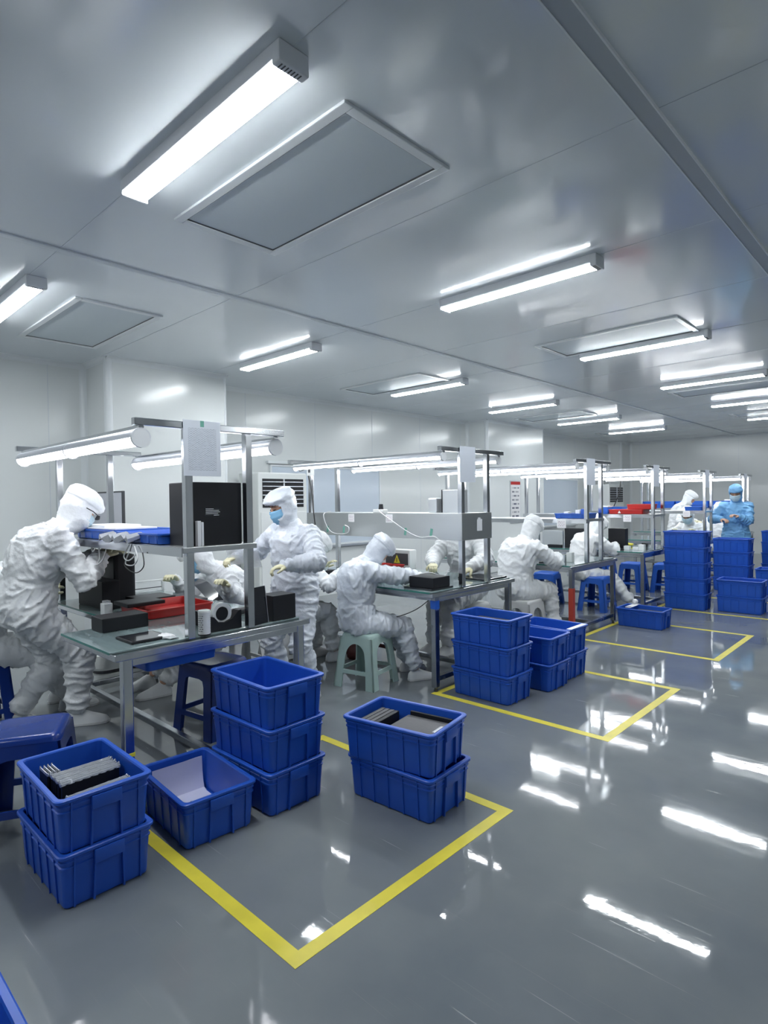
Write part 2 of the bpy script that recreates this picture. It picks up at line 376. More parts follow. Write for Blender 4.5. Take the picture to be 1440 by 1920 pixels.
near_lights=[(-2.165,1.245,'largest bright ceiling light strip, nearest the camera above the first workbench'),
 (-2.165,3.595,'ceiling light strip in the aisle row, next after the nearest one'),
 (-2.165,5.90,'ceiling light strip right behind the square air filter in the aisle row'),
 (-2.165,8.24,'fourth ceiling light strip of the aisle row'),
 (-2.165,10.52,'fifth ceiling light strip of the aisle row near the right picture edge'),
 (-2.165,12.85,'small sixth ceiling light strip of the aisle row at the right edge'),
 (-4.90,1.285,'ceiling light strip cut by the left picture edge beside a filter'),
 (-4.90,3.64,'ceiling light strip of the wall row above the air conditioner'),
 (-4.90,6.0,'ceiling light strip of the wall row beside the small filter'),
 (-4.90,8.36,'third ceiling light strip of the wall row in front of the second pillar'),
 (-4.90,10.72,'fourth ceiling light strip of the wall row'),
 (-4.90,13.1,'farthest small ceiling light strip of the wall row'),
 (-2.165,-1.1,'unseen fill light strip added behind the camera in line with the aisle row'),  # this and the next: unseen lamps added behind the camera for fill
 (-4.90,-1.1,'unseen fill light strip added behind the camera in line with the wall row'),
 (0.57,3.6,'unseen fill light strip added right of the camera across the aisle'),  # from here on: out-of-view lamps added to brighten the right side
 (0.57,8.24,'unseen fill light strip added on the right hand side, halfway down the room'),
 (3.3,5.9,'unseen fill light strip added on the far right, halfway down the room'),
 (3.3,1.25,'unseen fill light strip added far right of the camera towards the right wall')]
for i,(x,y,l) in enumerate(near_lights):
    o=CL if i==0 else copy_tree(CL)
    o.location=(x,y,Z_C); tag(o,l,'ceiling light','light strips on the ceiling')

# floor tape
def tape_rect(y0,y1,x1=-1.40,x0=-2.69,label=''):
    w=.052; z=.0012; mb=MB()
    mb.box(x0,y0,0,x1,y0+w,z); mb.box(x0,y1-w,0,x1,y1,z); mb.box(x1-w,y0+w,0,x1,y1-w,z); mb.box(x0,y0+w,0,x0+w,y1-w,z)
    tag(mb.obj('floor_tape',M['yellow']),label,'floor marking','yellow floor bays')
tape_rect(1.065,2.28,label='nearest bright yellow tape rectangle on the floor around the front crates')
tape_rect(3.29,4.54,label='second yellow tape rectangle on the floor around the three-high crate stack')
tape_rect(5.52,6.76,label='third yellow tape rectangle on the floor around the single low crate')
tape_rect(7.72,8.98,x1=-1.38,label='farthest thin yellow tape line in front of the tall crate stack')

# wall boards, whiteboards
def whiteboard(y0,y1,z0,z1,label,x=X_BACK):
    r=empty('whiteboard',(x,(y0+y1)/2,(z0+z1)/2),0,label,'whiteboard'); hy,hz=(y1-y0)/2,(z1-z0)/2
    MB().box(.012,-hy+.02,-hz+.02,.02,hy-.02,hz-.02).obj('board',M['board'],r)
    mb=MB(); w=.025
    mb.box(.0,-hy,-hz,.03,-hy+w,hz); mb.box(0,hy-w,-hz,.03,hy,hz); mb.box(0,-hy+w,hz-w,.03,hy-w,hz); mb.box(0,-hy+w,-hz,.03,hy-w,-hz+w)
    mb.obj('frame',M['trim'],r); MB().box(.0,-hy+.1,-hz-.03,.06,hy-.1,-hz).obj('pen_tray',M['alu_frame'],r)
whiteboard(4.80,6.95,.74,1.90,'large pale whiteboard on the back wall behind the second workbench')
whiteboard(11.9,14.0,.75,1.85,'pale blue whiteboard on the far back wall beyond the pillar')
r=empty('roller_blind_rail',(X_BACK,5.55,1.93),0,'long white rail above the large whiteboard','rail')
MB().box(0,-.80,-.02,.05,1.0,.02,.006).obj('rail_body',M['trim'],r)
# poster in frame
r=empty('poster_board',(-6.25,10.35,1.33),0,'narrow framed poster with printed photos on the second pillar','poster')
MB().box(0,-.19,-.42,.012,.19,.42).obj('frame',M['alu_frame'],r)
MB().box(.012,-.175,-.40,.015,.175,.40).obj('sheet',M['poster_print'],r)
MB().box(.015,-.175,.34,.017,.175,.40).box(.015,-.175,-.40,.017,.175,-.34).obj('red_border',M['red'],r)
# small louvred white vent behind bench 3
r=empty('slatted_heater',(-6.25,10.25,0),0,'white slatted panel heater standing low between the seated workers','heater')
MB().box(0,-.28,.0,.09,.28,.62,.01).obj('body',M['white_app'],r)
for k in range(8): MB().box(.09,-.25,.07+k*.065,.105,.25,.105+k*.065,.004).obj('slat',M['trim'],r)

# air conditioners
def air_conditioner(x,y,label,w=.62,d=.42,h=1.78):
    r=empty('air_conditioner',(x,y,0),0,label,'air conditioner','floor standing air conditioners')
    MB().box(-d,-w/2,.06,0,w/2,h,.018).obj('cabinet',M['white_app'],r)
    MB().box(-d+.02,-w/2+.02,0,-.02,w/2-.02,.06).obj('plinth',M['dark'],r)
    g=MB().box(.0,-w/2+.06,h-.44,.004,w/2-.06,h-.08).obj('grille_opening',M['black'],r)
    for k in range(6):
        z=h-.12-k*.055
        MB().box(.0,-w/2+.06,z-.006,.022,w/2-.06,z+.006,.003).obj('louvre',M['alu'],g)
    MB().box(.0,-.008,h-.44,.02,.008,h-.08).obj('centre_bar',M['alu'],g)
    MB().box(0,-w/2+.03,.16,.012,w/2-.03,h-.50,.004).obj('front_panel',M['white'],r)
    MB().box(.012,-.07,h-.60,.016,.07,h-.56).obj('display',M['screen'],r)
    MB().box(-.06,w/2,h-.5,-.02,w/2+.008,.2).obj('side_trim',M['white'],r)
air_conditioner(-6.15,4.62,'tall white floor air conditioner behind the standing masked woman',w=.76,h=1.76)
air_conditioner(-6.0,14.7,'distant white air conditioner with small dark grille at the far wall',w=.9,h=1.72)

# ------------------------------------------------------------------ crates
def rrect(hx,hy,r,z,n=4):
    pts=[]
    for cx,cy,a0 in ((hx-r,hy-r,0),(-hx+r,hy-r,pi/2),(-hx+r,-hy+r,pi),(hx-r,-hy+r,3*pi/2)):
        for k in range(n+1):
            a=a0+pi/2*k/n; pts.append(V(cx+r*cos(a),cy+r*sin(a),z))
    return pts
CL_,CW_,CH_=.49,.335,.195
def crate():
    r=empty('crate'); hx,hy=CL_/2,CW_/2; tx,ty=.014,.012
    def o(z): # outer wall half sizes at z
        t=z/CH_; return hx-.0115-(1-t)*.009, hy-.0115-(1-t)*.009
    mb=MB(); R=[]
    def ring(dx,dy,rad,z): R.append(rrect(dx,dy,rad,z))
    a,b=o(0); ring(a-.008,b-.008,.014,0.0); ring(a-.002,b-.002,.018,.006)
    ring(a,b,.02,.018)
    a,b=o(.145); ring(a,b,.02,.143); ring(a+.004,b+.004,.022,.1445); ring(a+.004,b+.004,.022,.1485); ring(a,b,.02,.1515)
    a,b=o(.165); ring(a,b,.02,.163); ring(a+.005,b+.005,.024,.1645); ring(a+.005,b+.005,.024,.169); ring(a+.002,b+.002,.02,.172)
    ring(hx-.011,hy-.011,.022,.180); ring(hx-.003,hy-.003,.026,.1805); ring(hx,hy,.027,.184); ring(hx,hy,.027,.192); ring(hx-.004,hy-.004,.025,CH_)
    ring(hx-.018,hy-.018,.02,CH_); ring(hx-.021,hy-.021,.018,.190)
    a,b=o(.01); ring(a-.006,b-.006,.016,.010); 
    mb.loft(R)
    # ribs on the long sides, tapering and flaring towards the rim
    def rib(cx,w,side,z0=.004,z1=.180):
        for s_ in side:
            a0,b0=o(z0); a1,b1=o(z1)
            q0=[V(cx-w,s_*(b0-.003),z0),V(cx+w,s_*(b0-.003),z0),V(cx+w,s_*(b0+.0035),z0),V(cx-w,s_*(b0+.0035),z0)]
            q1=[V(cx-w,s_*(b1-.003),z1),V(cx+w,s_*(b1-.003),z1),V(cx+w,s_*(b1+.006),z1),V(cx-w,s_*(b1+.006),z1)]
            mb.loft([q0,q1])
    for cx in (-.165,-.085,0,.085,.165): rib(cx,.0022,(-1,1))
    def ribe(cy,w,pr=.009,z0=.004,z1=.180):
        for s_ in (-1,1):
            a0,_=o(z0); a1,_=o(z1)
            q0=[V(s_*(a0-.003),cy-w,z0),V(s_*(a0+.004),cy-w,z0),V(s_*(a0+.004),cy+w,z0),V(s_*(a0-.003),cy+w,z0)]
            q1=[V(s_*(a1-.003),cy-w,z1),V(s_*(a1+pr),cy-w,z1),V(s_*(a1+pr),cy+w,z1),V(s_*(a1-.003),cy+w,z1)]
            mb.loft([q0,q1])
    for cy in (-.115,.115): ribe(cy,.0028,.006)
    for sy in (-1,1): # flared channel beside the grip
        for s_ in (-1,1):
            a0,_=o(.004); a1,_=o(.18); y0,y1=sy*.052,sy*.046
            q0=[V(s_*(a0-.003),y0-.003,.004),V(s_*(a0+.012),y0-.003,.004),V(s_*(a0+.012),y0+.003,.004),V(s_*(a0-.003),y0+.003,.004)]
            q1=[V(s_*(a1-.003),y1-.003,.18),V(s_*(a1+.0112),y1-.003,.18),V(s_*(a1+.0112),y1+.003,.18),V(s_*(a1-.003),y1+.003,.18)]
            mb.loft([q0,q1])
    mb.obj('shell',M['blue'],r,smooth=True,angle=25)
    for s_ in (-1,1):
        a1,_=o(.16)
        h_=MB().box(min(s_*(a1-.002),s_*(a1+.0165)),-.052,.132,max(s_*(a1-.002),s_*(a1+.0165)),.052,.1795,.004)
        h_.obj('handle',M['blue'],r,smooth=True,angle=30)
    return r
CR=crate(); first_crate=[True]
def put_crate(x,y,z,rz,label,group,tilt=0):
    if first_crate[0]: o=CR; first_crate[0]=False
    else: o=copy_tree(CR)
    o.location=(x,y,z); o.rotation_euler=(0,tilt,radians(rz)); tag(o,label,'crate',group); return o
PT=.190
def stack(x,y,n,labels,group,rz=(0,),dx=(0,)):
    for k in range(n): put_crate(x+dx[k%len(dx)],y,.0005+k*PT,rz[k%len(rz)],labels[k],group)
stack(-2.40,.835,2,['lower blue crate of the pair nearest the camera, under the crate of bagged tablets','blue crate full of upright bagged black tablets beside the large blue stool'],'front crates by the first workbench',(0,-1.2))
stack(-2.405,1.305,1,['single low blue crate lined with lilac paper on the floor'],'front crates by the first workbench',(-4,))
stack(-2.375,1.665,3,['bottom crate of the empty-topped blue stack by the first bench corner','middle crate of the three-high stack by the first bench corner','open empty blue crate on top of the three-high stack by the first bench'],'front crates by the first workbench',(0,1,-.5))
put_crate(-1.83,2.07,.0005,3.5,'lower crate of the skewed pair standing alone inside the nearest yellow rectangle','front crates by the first workbench')
put_crate(-1.835,2.052,.0005+PT+.004,9.5,'skewed upper crate holding dark grey slabs inside the nearest yellow rectangle','front crates by the first workbench')
stack(-2.355,3.565,3,['bottom crate of the three-high stack inside the second yellow rectangle','middle crate of the three-high stack inside the second yellow rectangle','top crate with dark slabs on the three-high stack beside the second bench leg'],'crates in the second floor bay',(0,-1,.5))
stack(-2.29,4.00,2,['lower crate of the pair right behind the second-bay three-high stack','open upper crate of the pair right behind the second-bay three-high stack'],'crates in the second floor bay',(0,2))
stack(-2.32,4.36,2,['lower crate of the rearmost pair in the second floor bay','upper crate with taped rim, rearmost in the second floor bay'],'crates in the second floor bay',(0,-2))
put_crate(-2.385,6.55,.0005,0,'lone crate of dark slabs inside the third yellow rectangle','crates in the third floor bay')
five=['bottom crate of the five-high stack','second crate up in the five-high stack','middle crate of the five-high stack','fourth crate up in the five-high stack','topmost crate of the tall five-high stack']
stack(-2.375,7.985,5,five,'crates in the far floor bay',(0,.6,-.6,.3,0))
stack(-1.805,8.10,2,['lower crate of the far pair right of the five-high stack','open upper crate of the far pair right of the five-high stack'],'crates in the far floor bay',(0,1))
stack(-2.31,9.87,4,['hidden bottom crate of the stack in front of the person in blue','second crate up of the stack in front of the person in blue','third crate up of the stack in front of the person in blue','top crate of the stack in front of the person in blue'],'crates in the far floor bay')
stack(-2.17,12.3,4,['bottom crate of the farthest stack by the right picture edge','second crate up of the farthest stack by the right edge','third crate up of the farthest stack by the right edge','top crate of the farthest stack at the right edge beyond the blue gown'],'crates at the far right')
stack(-1.70,9.55,2,['lower crate of the small far pair cut by the right picture edge','open upper crate of the small far pair cut by the right picture edge'],'crates at the far right')
stack(-1.50,.17,2,['lower crate at the bottom left picture corner','blue crate rim poking into the bottom left picture corner'],'crates at the camera')

# ------------------------------------------------------------------ stools
def stool(material, H=.42, top=.27, foot=.35, arch=True, xbar=True):
    """square plastic stool: seat, four corner legs with half arches, crossbars"""
    r=empty('stool'); ht=top/2; hf=foot/2; n=8; th=.011
    mb=MB(); mb.loft([rrect(ht*.965,ht*.965,.035,H-.035,5),rrect(ht+.004,ht+.004,.04,H-.030,5),rrect(ht+.002,ht+.002,.04,H-.014,5),rrect(ht-.006,ht-.006,.036,H-.003,5),rrect(ht-.02,ht-.02,.03,H,5),rrect(ht-.03,ht-.03,.025,H-.002,5)])
    st=mb.obj('seat',material,r,smooth=True,angle=50)
    def P(side,u,z):   # u in [-1,1] along the side at height z; side 0..3 -> outer face
        h=hf+(ht-hf)*(z/H); p=V(u*h,-h,z); return Matrix.Rotation(side*pi/2,3,'Z')@p
    def N(side): return Matrix.Rotation(side*pi/2,3,'Z')@V(0,-1,0)
    zt=H-.03; za=H-.075; zb=.20 if xbar else 0
    for c in range(4):
        mb=MB()
        for side,sg in ((c,-1),((c+3)%4,1)):
            nn=N(side)*-th; inner=[]; outer=[]
            if arch: path=[(.60,0),(.60,H*.28),(.585,H*.5),(.56,H*.60)]+[(.56*cos(a),H*.60+(za-H*.60)*sin(a)) for a in [pi/2*k/n for k in range(1,n+1)]]
            else: path=[(.62,0),(.60,H*.3),(.57,H*.70),(.50,H*.78),(.3,H*.80),(0,H*.80)]
            outp=[(1,0)]+[(1,z) for u,z in path[1:-1]]+[(0,zt)]
            m_=len(path)
            # outer boundary: walk up the corner, then along the top to the middle
            outp=[]
            for i,(u,z) in enumerate(path):
                k=i/(m_-1)
                if arch:
                    if i<4: outp.append((1,z))
                    else:
                        q=(i-3)/(m_-4); outp.append((1,min(zt,H*.6+(zt-H*.6)*q*2)) if q<.5 else (2-2*q,zt))
                else:
                    outp.append([(1,0),(1,H*.3),(1,H*.75),(1,zt),(.5,zt),(0,zt)][i])
            A=[P(side,sg*u,z) for u,z in path]; B=[P(side,sg*u,z) for u,z in outp]
            for i in range(m_-1):
                q=[A[i],A[i+1],B[i+1],B[i]]; mb.loft([q,[p+nn for p in q]])
        lg=mb.obj('leg',material,r)
    if xbar:
        for side in range(4):
            mb=MB(); z0,z1=H*.26,H*.33
            q=[P(side,-.62,z0),P(side,.62,z0),P(side,.62,z1),P(side,-.62,z1)]; nn=N(side)*-.012
            mb.loft([q,[p+nn for p in q]]); mb.obj('stretcher',material,r)
    return r
s1=stool(M['blue_stool'],.43,.29,.36,arch=False); s1.location=(-2.89,.79,0); s1.rotation_euler=(0,0,radians(-28))
tag(s1,'large glossy dark blue stool at the left edge beside the nearest crates','stool','plastic stools')
def put_stool(src,x,y,rz,label):
    o=copy_tree(src); o.location=(x,y,0); o.rotation_euler=(0,0,radians(rz)); tag(o,label,'stool','plastic stools'); return o
put_stool(s1,-3.28,1.92,8,'dark blue stool pushed under the first workbench behind the crate stack')
put_stool(s1,-4.36,.90,4,'dark blue stool at the left edge under the worker in the corner')
s2=stool(M['green_stool'],.40,.27,.36); s2.location=(-3.22,3.17,0); s2.rotation_euler=(0,0,radians(12))
tag(s2,'pale green arched stool under the worker at the second workbench','stool','plastic stools')
s3=stool(M['grey_stool'],.40,.27,.36)
s3.location=(-3.05,5.20,0); tag(s3,'light grey stool under the worker seated with back to us at the third bench','stool','plastic stools')
put_stool(s3,-4.15,2.66,0,'white arched stool under the masked worker behind the first bench')
put_stool(s3,-4.06,3.05,0,'pale stool hidden behind the standing woman at the second bench')
put_stool(s3,-3.35,4.72,0,'pale stool under the worker on the far side of the second bench')
s4=stool(M['blue2'],.42,.27,.36,arch=False)
s4.location=(-3.17,7.15,0); tag(s4,'bright blue stool under the worker at the fourth bench','stool','plastic stools')
put_stool(s4,-3.85,7.15,10,'bright blue empty stool left of the occupied one at the fourth bench')
put_stool(s4,-3.42,8.95,0,'bright blue empty stool between the fourth and fifth benches')
put_stool(s4,-3.0,9.1,5,'bright blue empty stool nearest the crates between the fourth and fifth benches')
put_stool(s4,-3.9,9.0,-6,'bright blue empty stool farthest left between the fourth and fifth benches')
put_stool(s4,-3.2,10.85,0,'blue stool under the masked worker behind the fifth bench')
put_stool(s4,-2.95,11.35,0,'blue stool under the worker facing the sixth bench')

# ------------------------------------------------------------------ workbenches
BX0,BX1=-4.50,-2.66; TZ=.715
def bench(yc, label, y0=None, y1=None, notch=None, sheet=True, panel=None, shelf_z=1.17, tapes=()):
    """steel workbench: frame legs, top, glass plate, four uprights, top arms and shelf"""
    y0=yc-.55 if y0 is None else y0; y1=yc+.55 if y1 is None else y1
    r=empty('workbench',(BX1,yc,0),0,label,'workbench','steel workbenches in a row')
    A=lambda x,y,z: (x-BX1,y-yc,z)
    def B(mb,x0,ya,z0,x1,yb,z1,ch=0.003): mb.box(x0-BX1,ya-yc,z0,x1-BX1,yb-yc,z1,ch)
    mb=MB()
    if notch: B(mb,notch[0],y0,TZ-.03,BX1,y1,TZ); B(mb,BX0,notch[1],TZ-.03,notch[0],y1,TZ)
    else: B(mb,BX0,y0,TZ-.03,BX1,y1,TZ)
    mb.obj('top',M['steel'],r)
    g=MB(); 
    if notch: B(g,notch[0]+.0,y0-.01,TZ+.0003,BX1-.035,y1-.05,TZ+.010,.002); B(g,BX0+.05,notch[1]-.005,TZ+.0003,notch[0]-.004,y1-.05,TZ+.010,.002)
    else: B(g,BX0+.03,y0-.008,TZ+.0003,BX1-.02,y1-.05,TZ+.010,.002)
    gl=g.obj('glass_plate',M['glass'],r)
    e=MB()
    if notch: B(e,notch[0],y0-.0125,TZ,BX1-.035,y0-.0102,TZ+.0105,0); B(e,BX0+.05,notch[1]-.0075,TZ,notch[0]-.004,notch[1]-.0052,TZ+.0105,0)
    else: B(e,BX0+.03,y0-.0105,TZ-.002,BX1-.02,y0-.0082,TZ+.0105,0)
    e.obj('glass_edge',M['glass_edge'],gl)
    lw=.022
    for lx in (BX1-.03,BX0+.03):
        for ly in (y0+.06,y1-.06):
            if notch and lx<-4: ly=max(ly,notch[1]+.06)
            m_=MB(); B(m_,lx-lw,ly-lw,.03,lx+lw,ly+lw,TZ-.03,.004); l_=m_.obj('leg',M['steel_dark'] if panel!='first' else M['steel'],r)
            m_=MB(); m_.cyl(A(lx,ly,0),A(lx,ly,.03),.016,.010,12); m_.obj('foot',M['dark'],l_)
    for lx in (BX1-.03,BX0+.03):
        ya=y0+.06; 
        if notch and lx<-4: ya=notch[1]+.06
        m_=MB(); B(m_,lx-.018,ya,.075,lx+.018,y1-.06,.110,.003); m_.obj('rail',M['steel_dark'],r)
        m_=MB(); B(m_,lx-.018,ya,TZ-.065,lx+.018,y1-.06,TZ-.031,.003); m_.obj('apron',M['steel'],r)
    for ly in ((yc-.02),):
        m_=MB(); B(m_,BX0+.03,ly-.018,.075,BX1-.03,ly+.018,.110,.003); m_.obj('rail',M['steel_dark'],r)
    for ly in (y0+.06,y1-.06):
        if notch and ly<yc: continue
        m_=MB(); B(m_,BX0+.03,ly-.012,TZ-.06,BX1-.03,ly+.012,TZ-.031,.003); m_.obj('apron',M['steel'],r)
    # overhead frame
    ZT=1.775
    for lx in (BX1-.02,BX0+.05):
        for ly in (yc-.17,yc+.17):
            m_=MB(); B(m_,lx-.019,ly-.019,TZ+.0105,lx+.019,ly+.019,ZT-.034,.003); m_.obj('upright',M['steel'],r,)
        m_=MB(); B(m_,lx-.019,yc-.43,ZT-.034,lx+.019,yc+.40,ZT,.004); m_.obj('arm',M['steel'],r)
    if panel=='sheet':    # long steel apron plate between the uprights
        m_=MB(); B(m_,BX0+.02,yc-.200,1.075,BX1,yc-.192,1.28,.001); m_.obj('front_panel',M['steel_sheet'],r)
        m_=MB(); B(m_,BX1+.000,yc-.20,1.075,BX1+.006,yc+.20,1.28,.001); m_.obj('end_panel',M['steel_sheet'],r)
        m_=MB(); B(m_,BX0+.02,yc-.19,1.272,BX1-.002,yc+.19,1.28,.001); m_.obj('shelf',M['steel_sheet'],r)
    else:
        m_=MB(); B(m_,BX0+.02,yc-.21,shelf_z-.028,BX1+.0,yc+.21,shelf_z,.003); sh=m_.obj('shelf',M['steel_sheet'],r)
        m_=MB(); B(m_,BX0+.02,yc-.218,shelf_z-.045,BX1+.0,yc-.211,shelf_z-.001,.001); m_.obj('shelf_lip',M['steel'],sh)
    for (col,lx,ly,z0,z1) in tapes:
        m_=MB(); B(m_,lx-.0235,ly-.0235,z0,lx+.0235,ly+.0235,z1,0); m_.obj('tape_wrap',M[col],r)
    if sheet:
        ya=yc-.215 if panel!='first' else yc-.20
        m_=MB(); B(m_,BX1+.004,ya,1.515,BX1+.0055,ya+.20,1.785,0)
        o=m_.obj('paper_sheet',M['sheet'] if yc<3 else M['sheet_far'])
        m2=Matrix.Translation((BX1,yc,0)); o.location=(BX1,yc,0)
        tag(o,{0:'printed paper sheet with table rows taped to the first bench upright',1:'paper sheet hanging on the second bench upright',2:'paper sheet hanging on the third bench upright',3:'paper sheet hanging on the fourth bench upright',4:'paper sheet hanging on the fifth bench upright',5:'narrow paper sheet hanging on the sixth bench upright'}[YC.index(yc)],'paper sheet','sheets hung on bench uprights')
        if yc<3:
            t_=MB(); B(t_,BX1+.0056,ya+.09,1.755,BX1+.006,ya+.11,1.785,0); t_.obj('tape',M['teal_tape'],o)
    return r
YC=[1.61,3.84,5.98,7.85,10.0,12.32]
bench(YC[0],'nearest steel workbench with thick glass top at the left',y0=1.07,y1=2.17,notch=(-3.30,1.39),panel='first',tapes=(('blue_stool',BX1-.03,1.13,.03,.17),('yellow_paint',BX1-.03,1.13,.245,.262)))
bench(YC[1],'second steel workbench with long brushed plate between its uprights',y0=3.29,panel='sheet',tapes=(('blue2',BX1-.03,3.35,.60,.66),))
bench(YC[2],'third steel workbench with blue tray on its shelf and red taped leg',tapes=(('red_tape',BX1-.03,5.49,.05,.50),))
bench(YC[3],'fourth steel workbench with red trays on its shelf')
bench(YC[4],'fifth steel workbench behind the five-high crate stack')
bench(YC[5],'sixth and farthest steel workbench near the person in blue')

# bench lamps
def bench_lamp(length, fat):
    r=empty('bench_lamp'); L=length/2; n=12; rad=.044 if fat else .030
    half=[(rad*cos(a),rad*sin(a)) for a in [pi*k/n for k in range(n+1)]]
    mb=MB(); ring=[(y,z) for y,z in half]+[(y*.9,z*.9-.001) for y,z in reversed(half)]
    mb.loft([[V(-L,y,z) for y,z in ring],[V(L,y,z) for y,z in ring]]); mb.obj('reflector',M['alu'],r,smooth=True)
    MB().box(-L,-.012,rad-.004,L,.012,rad+.012,.002).obj('mounting_rail',M['steel'],r)
    lo=[(rad*(.90 if fat else .55)*cos(a),-rad*(.80 if fat else .60)*sin(a)) for a in [pi*k/n for k in range(n+1)]]
    for a,b in ((-L+.015,-.008),(.008,L-.015)):
        mb=MB(); mb.loft([[V(a,y,z-.001) for y,z in lo],[V(b,y,z-.001) for y,z in lo]]); mb.obj('tube',M['tube_fat'] if fat else M['tube'],r,smooth=True)
    full=[(rad*1.06*cos(a),rad*1.06*sin(a)) for a in [2*pi*k/16 for k in range(16)]]
    for a,b in ((-L,-L+.014),(L-.014,L)):
        mb=MB(); mb.loft([[V(a,y,z) for y,z in full],[V(b,y,z) for y,z in full]]); mb.obj('end_cap',M['lamp_white'],r,smooth=True)
    mb=MB(); mb.loft([[V(-.008,y,z) for y,z in full],[V(.008,y,z) for y,z in full]]); mb.obj('joint_collar',M['alu'],r,smooth=True)
    return r
BLn=bench_lamp(1.74,True); BLt=bench_lamp(1.74,False); used=set()
def put_lamp(src,x,y,z,label):
    if src.name in used: o=copy_tree(src)
    else: used.add(src.name); o=src
    o.location=(x,y,z); tag(o,label,'lamp','tube lamps over the workbenches')
nm=['first','second','third','fourth','fifth','sixth']
for i,yc in enumerate(YC):
    src=BLn if i==0 else BLt; z=1.775-.034-(.0565 if i==0 else .0425)
    put_lamp(src,-3.53,yc-.40,z,'tube lamp along the near side of the %s workbench frame'%nm[i])
    put_lamp(src,-3.55,yc+.36,z,'tube lamp along the far side of the %s workbench frame'%nm[i])

# ------------------------------------------------------------------ people
def eval_mesh(name, mb, voxel, smooth_iter=4, fac=.5):
    """fuse overlapping closed pieces into one continuous skin"""
    me=mb.mesh(name,[M['suit']]); o=bpy.data.objects.new(name,me); COL.objects.link(o)
    m=o.modifiers.new('r','REMESH'); m.mode='VOXEL'; m.voxel_size=voxel
    m=o.modifiers.new('s','SMOOTH'); m.factor=fac; m.iterations=smooth_iter
    dg=bpy.context.evaluated_depsgraph_get(); ev=o.evaluated_get(dg); out=bpy.data.meshes.new_from_object(ev)
    bpy.data.objects.remove(o); bpy.data.meshes.remove(me)
    return out
def finish(out, name, material, parent):
    out.name=name; out.materials.clear(); out.materials.append(material)
    out.polygons.foreach_set('use_smooth',[True]*len(out.polygons)); out.update()
    o=bpy.data.objects.new(name,out); COL.objects.link(o)
    if parent is not None: o.parent=parent
    return o
def ik(a,t,l1,l2,pole):
    """middle joint of a two bone chain from a to t bending towards pole; returns (mid, end)"""
    d=t-a; L=d.length
    if L>(l1+l2)*.995: t=a+d.normalized()*(l1+l2)*.995; d=t-a; L=d.length
    if L<abs(l1-l2)*1.05: L=abs(l1-l2)*1.05
    x=(l1*l1-l2*l2+L*L)/(2*L); h=sqrt(max(0,l1*l1-x*x)); dn=d.normalized()
    p=pole-dn*pole.dot(dn); p.normalize()
    return a+dn*x+p*h, t
def limb(mb, pts, rads, seg=7, n=14, puff=0.0, freq=0, ph=0):
    """round tapering limb through joints"""
    P=[];R=[]
    for i in range(len(pts)-1):
        for k in range(seg+(1 if i==len(pts)-2 else 0)):
            t=k/seg; P.append(pts[i].lerp(pts[i+1],t)); r=rads[i]*(1-t)+rads[i+1]*t
            R.append(r*(1+puff*sin(freq*(i+t)*2*pi+ph)))
    mb.tube(P,R,n)
    for p,r in zip(pts,rads): mb.sphere(p,r*.99,12,8)
def fold(me, bones, amp, seed, tors):
    """cloth folds: ridges that run round each limb and diagonally over the trunk"""
    N_=len(me.vertices); co=np.empty(N_*3); me.vertices.foreach_get('co',co); co=co.reshape(-1,3)
    nr=np.empty(N_*3); me.vertex_normals.foreach_get('vector',nr); nr=nr.reshape(-1,3)
    A=np.array([b[0] for b in bones]); B=np.array([b[1] for b in bones]); f=np.array([b[2] for b in bones]); am=np.array([b[3] for b in bones])
    AB=B-A; L2=(AB**2).sum(1); t=np.clip(((co[:,None,:]-A[None])*AB[None]).sum(2)/L2[None],0,1)
    D=((co[:,None,:]-(A[None]+AB[None]*t[:,:,None]))**2).sum(2); bi=D.argmin(1); r_=np.arange(N_); bt=t[r_,bi]
    U=AB/np.sqrt(L2)[:,None]; w=co-A[bi]; u=U[bi]; along=(w*u).sum(1); perp=w-u*along[:,None]
    so=np.array([seed*3.1,seed*1.7,seed*.9]); q=perp*7+u*(along*f[bi])[:,None]+so; q[:,0]+=along*4; q[:,2]+=along*3
    ns=noise.noise; n1=np.array([ns(p) for p in q.tolist()]); n2=np.array([ns(p) for p in (co*26+so).tolist()]); n3=np.array([ns(p) for p in (q*1.9+5).tolist()])
    r=(1-np.minimum(1,np.abs(n1)*2.6))**2; r3=(1-np.minimum(1,np.abs(n3)*3))**2
    e=np.where(bi>=tors,1+.55*(1-np.minimum(bt,1-bt)*2),.9)
    d=amp*am[bi]*e*(r*1.25+.4*r3-.5)+amp*.2*n2
    co=co+nr*d[:,None]; me.vertices.foreach_set('co',co.ravel()); me.update()
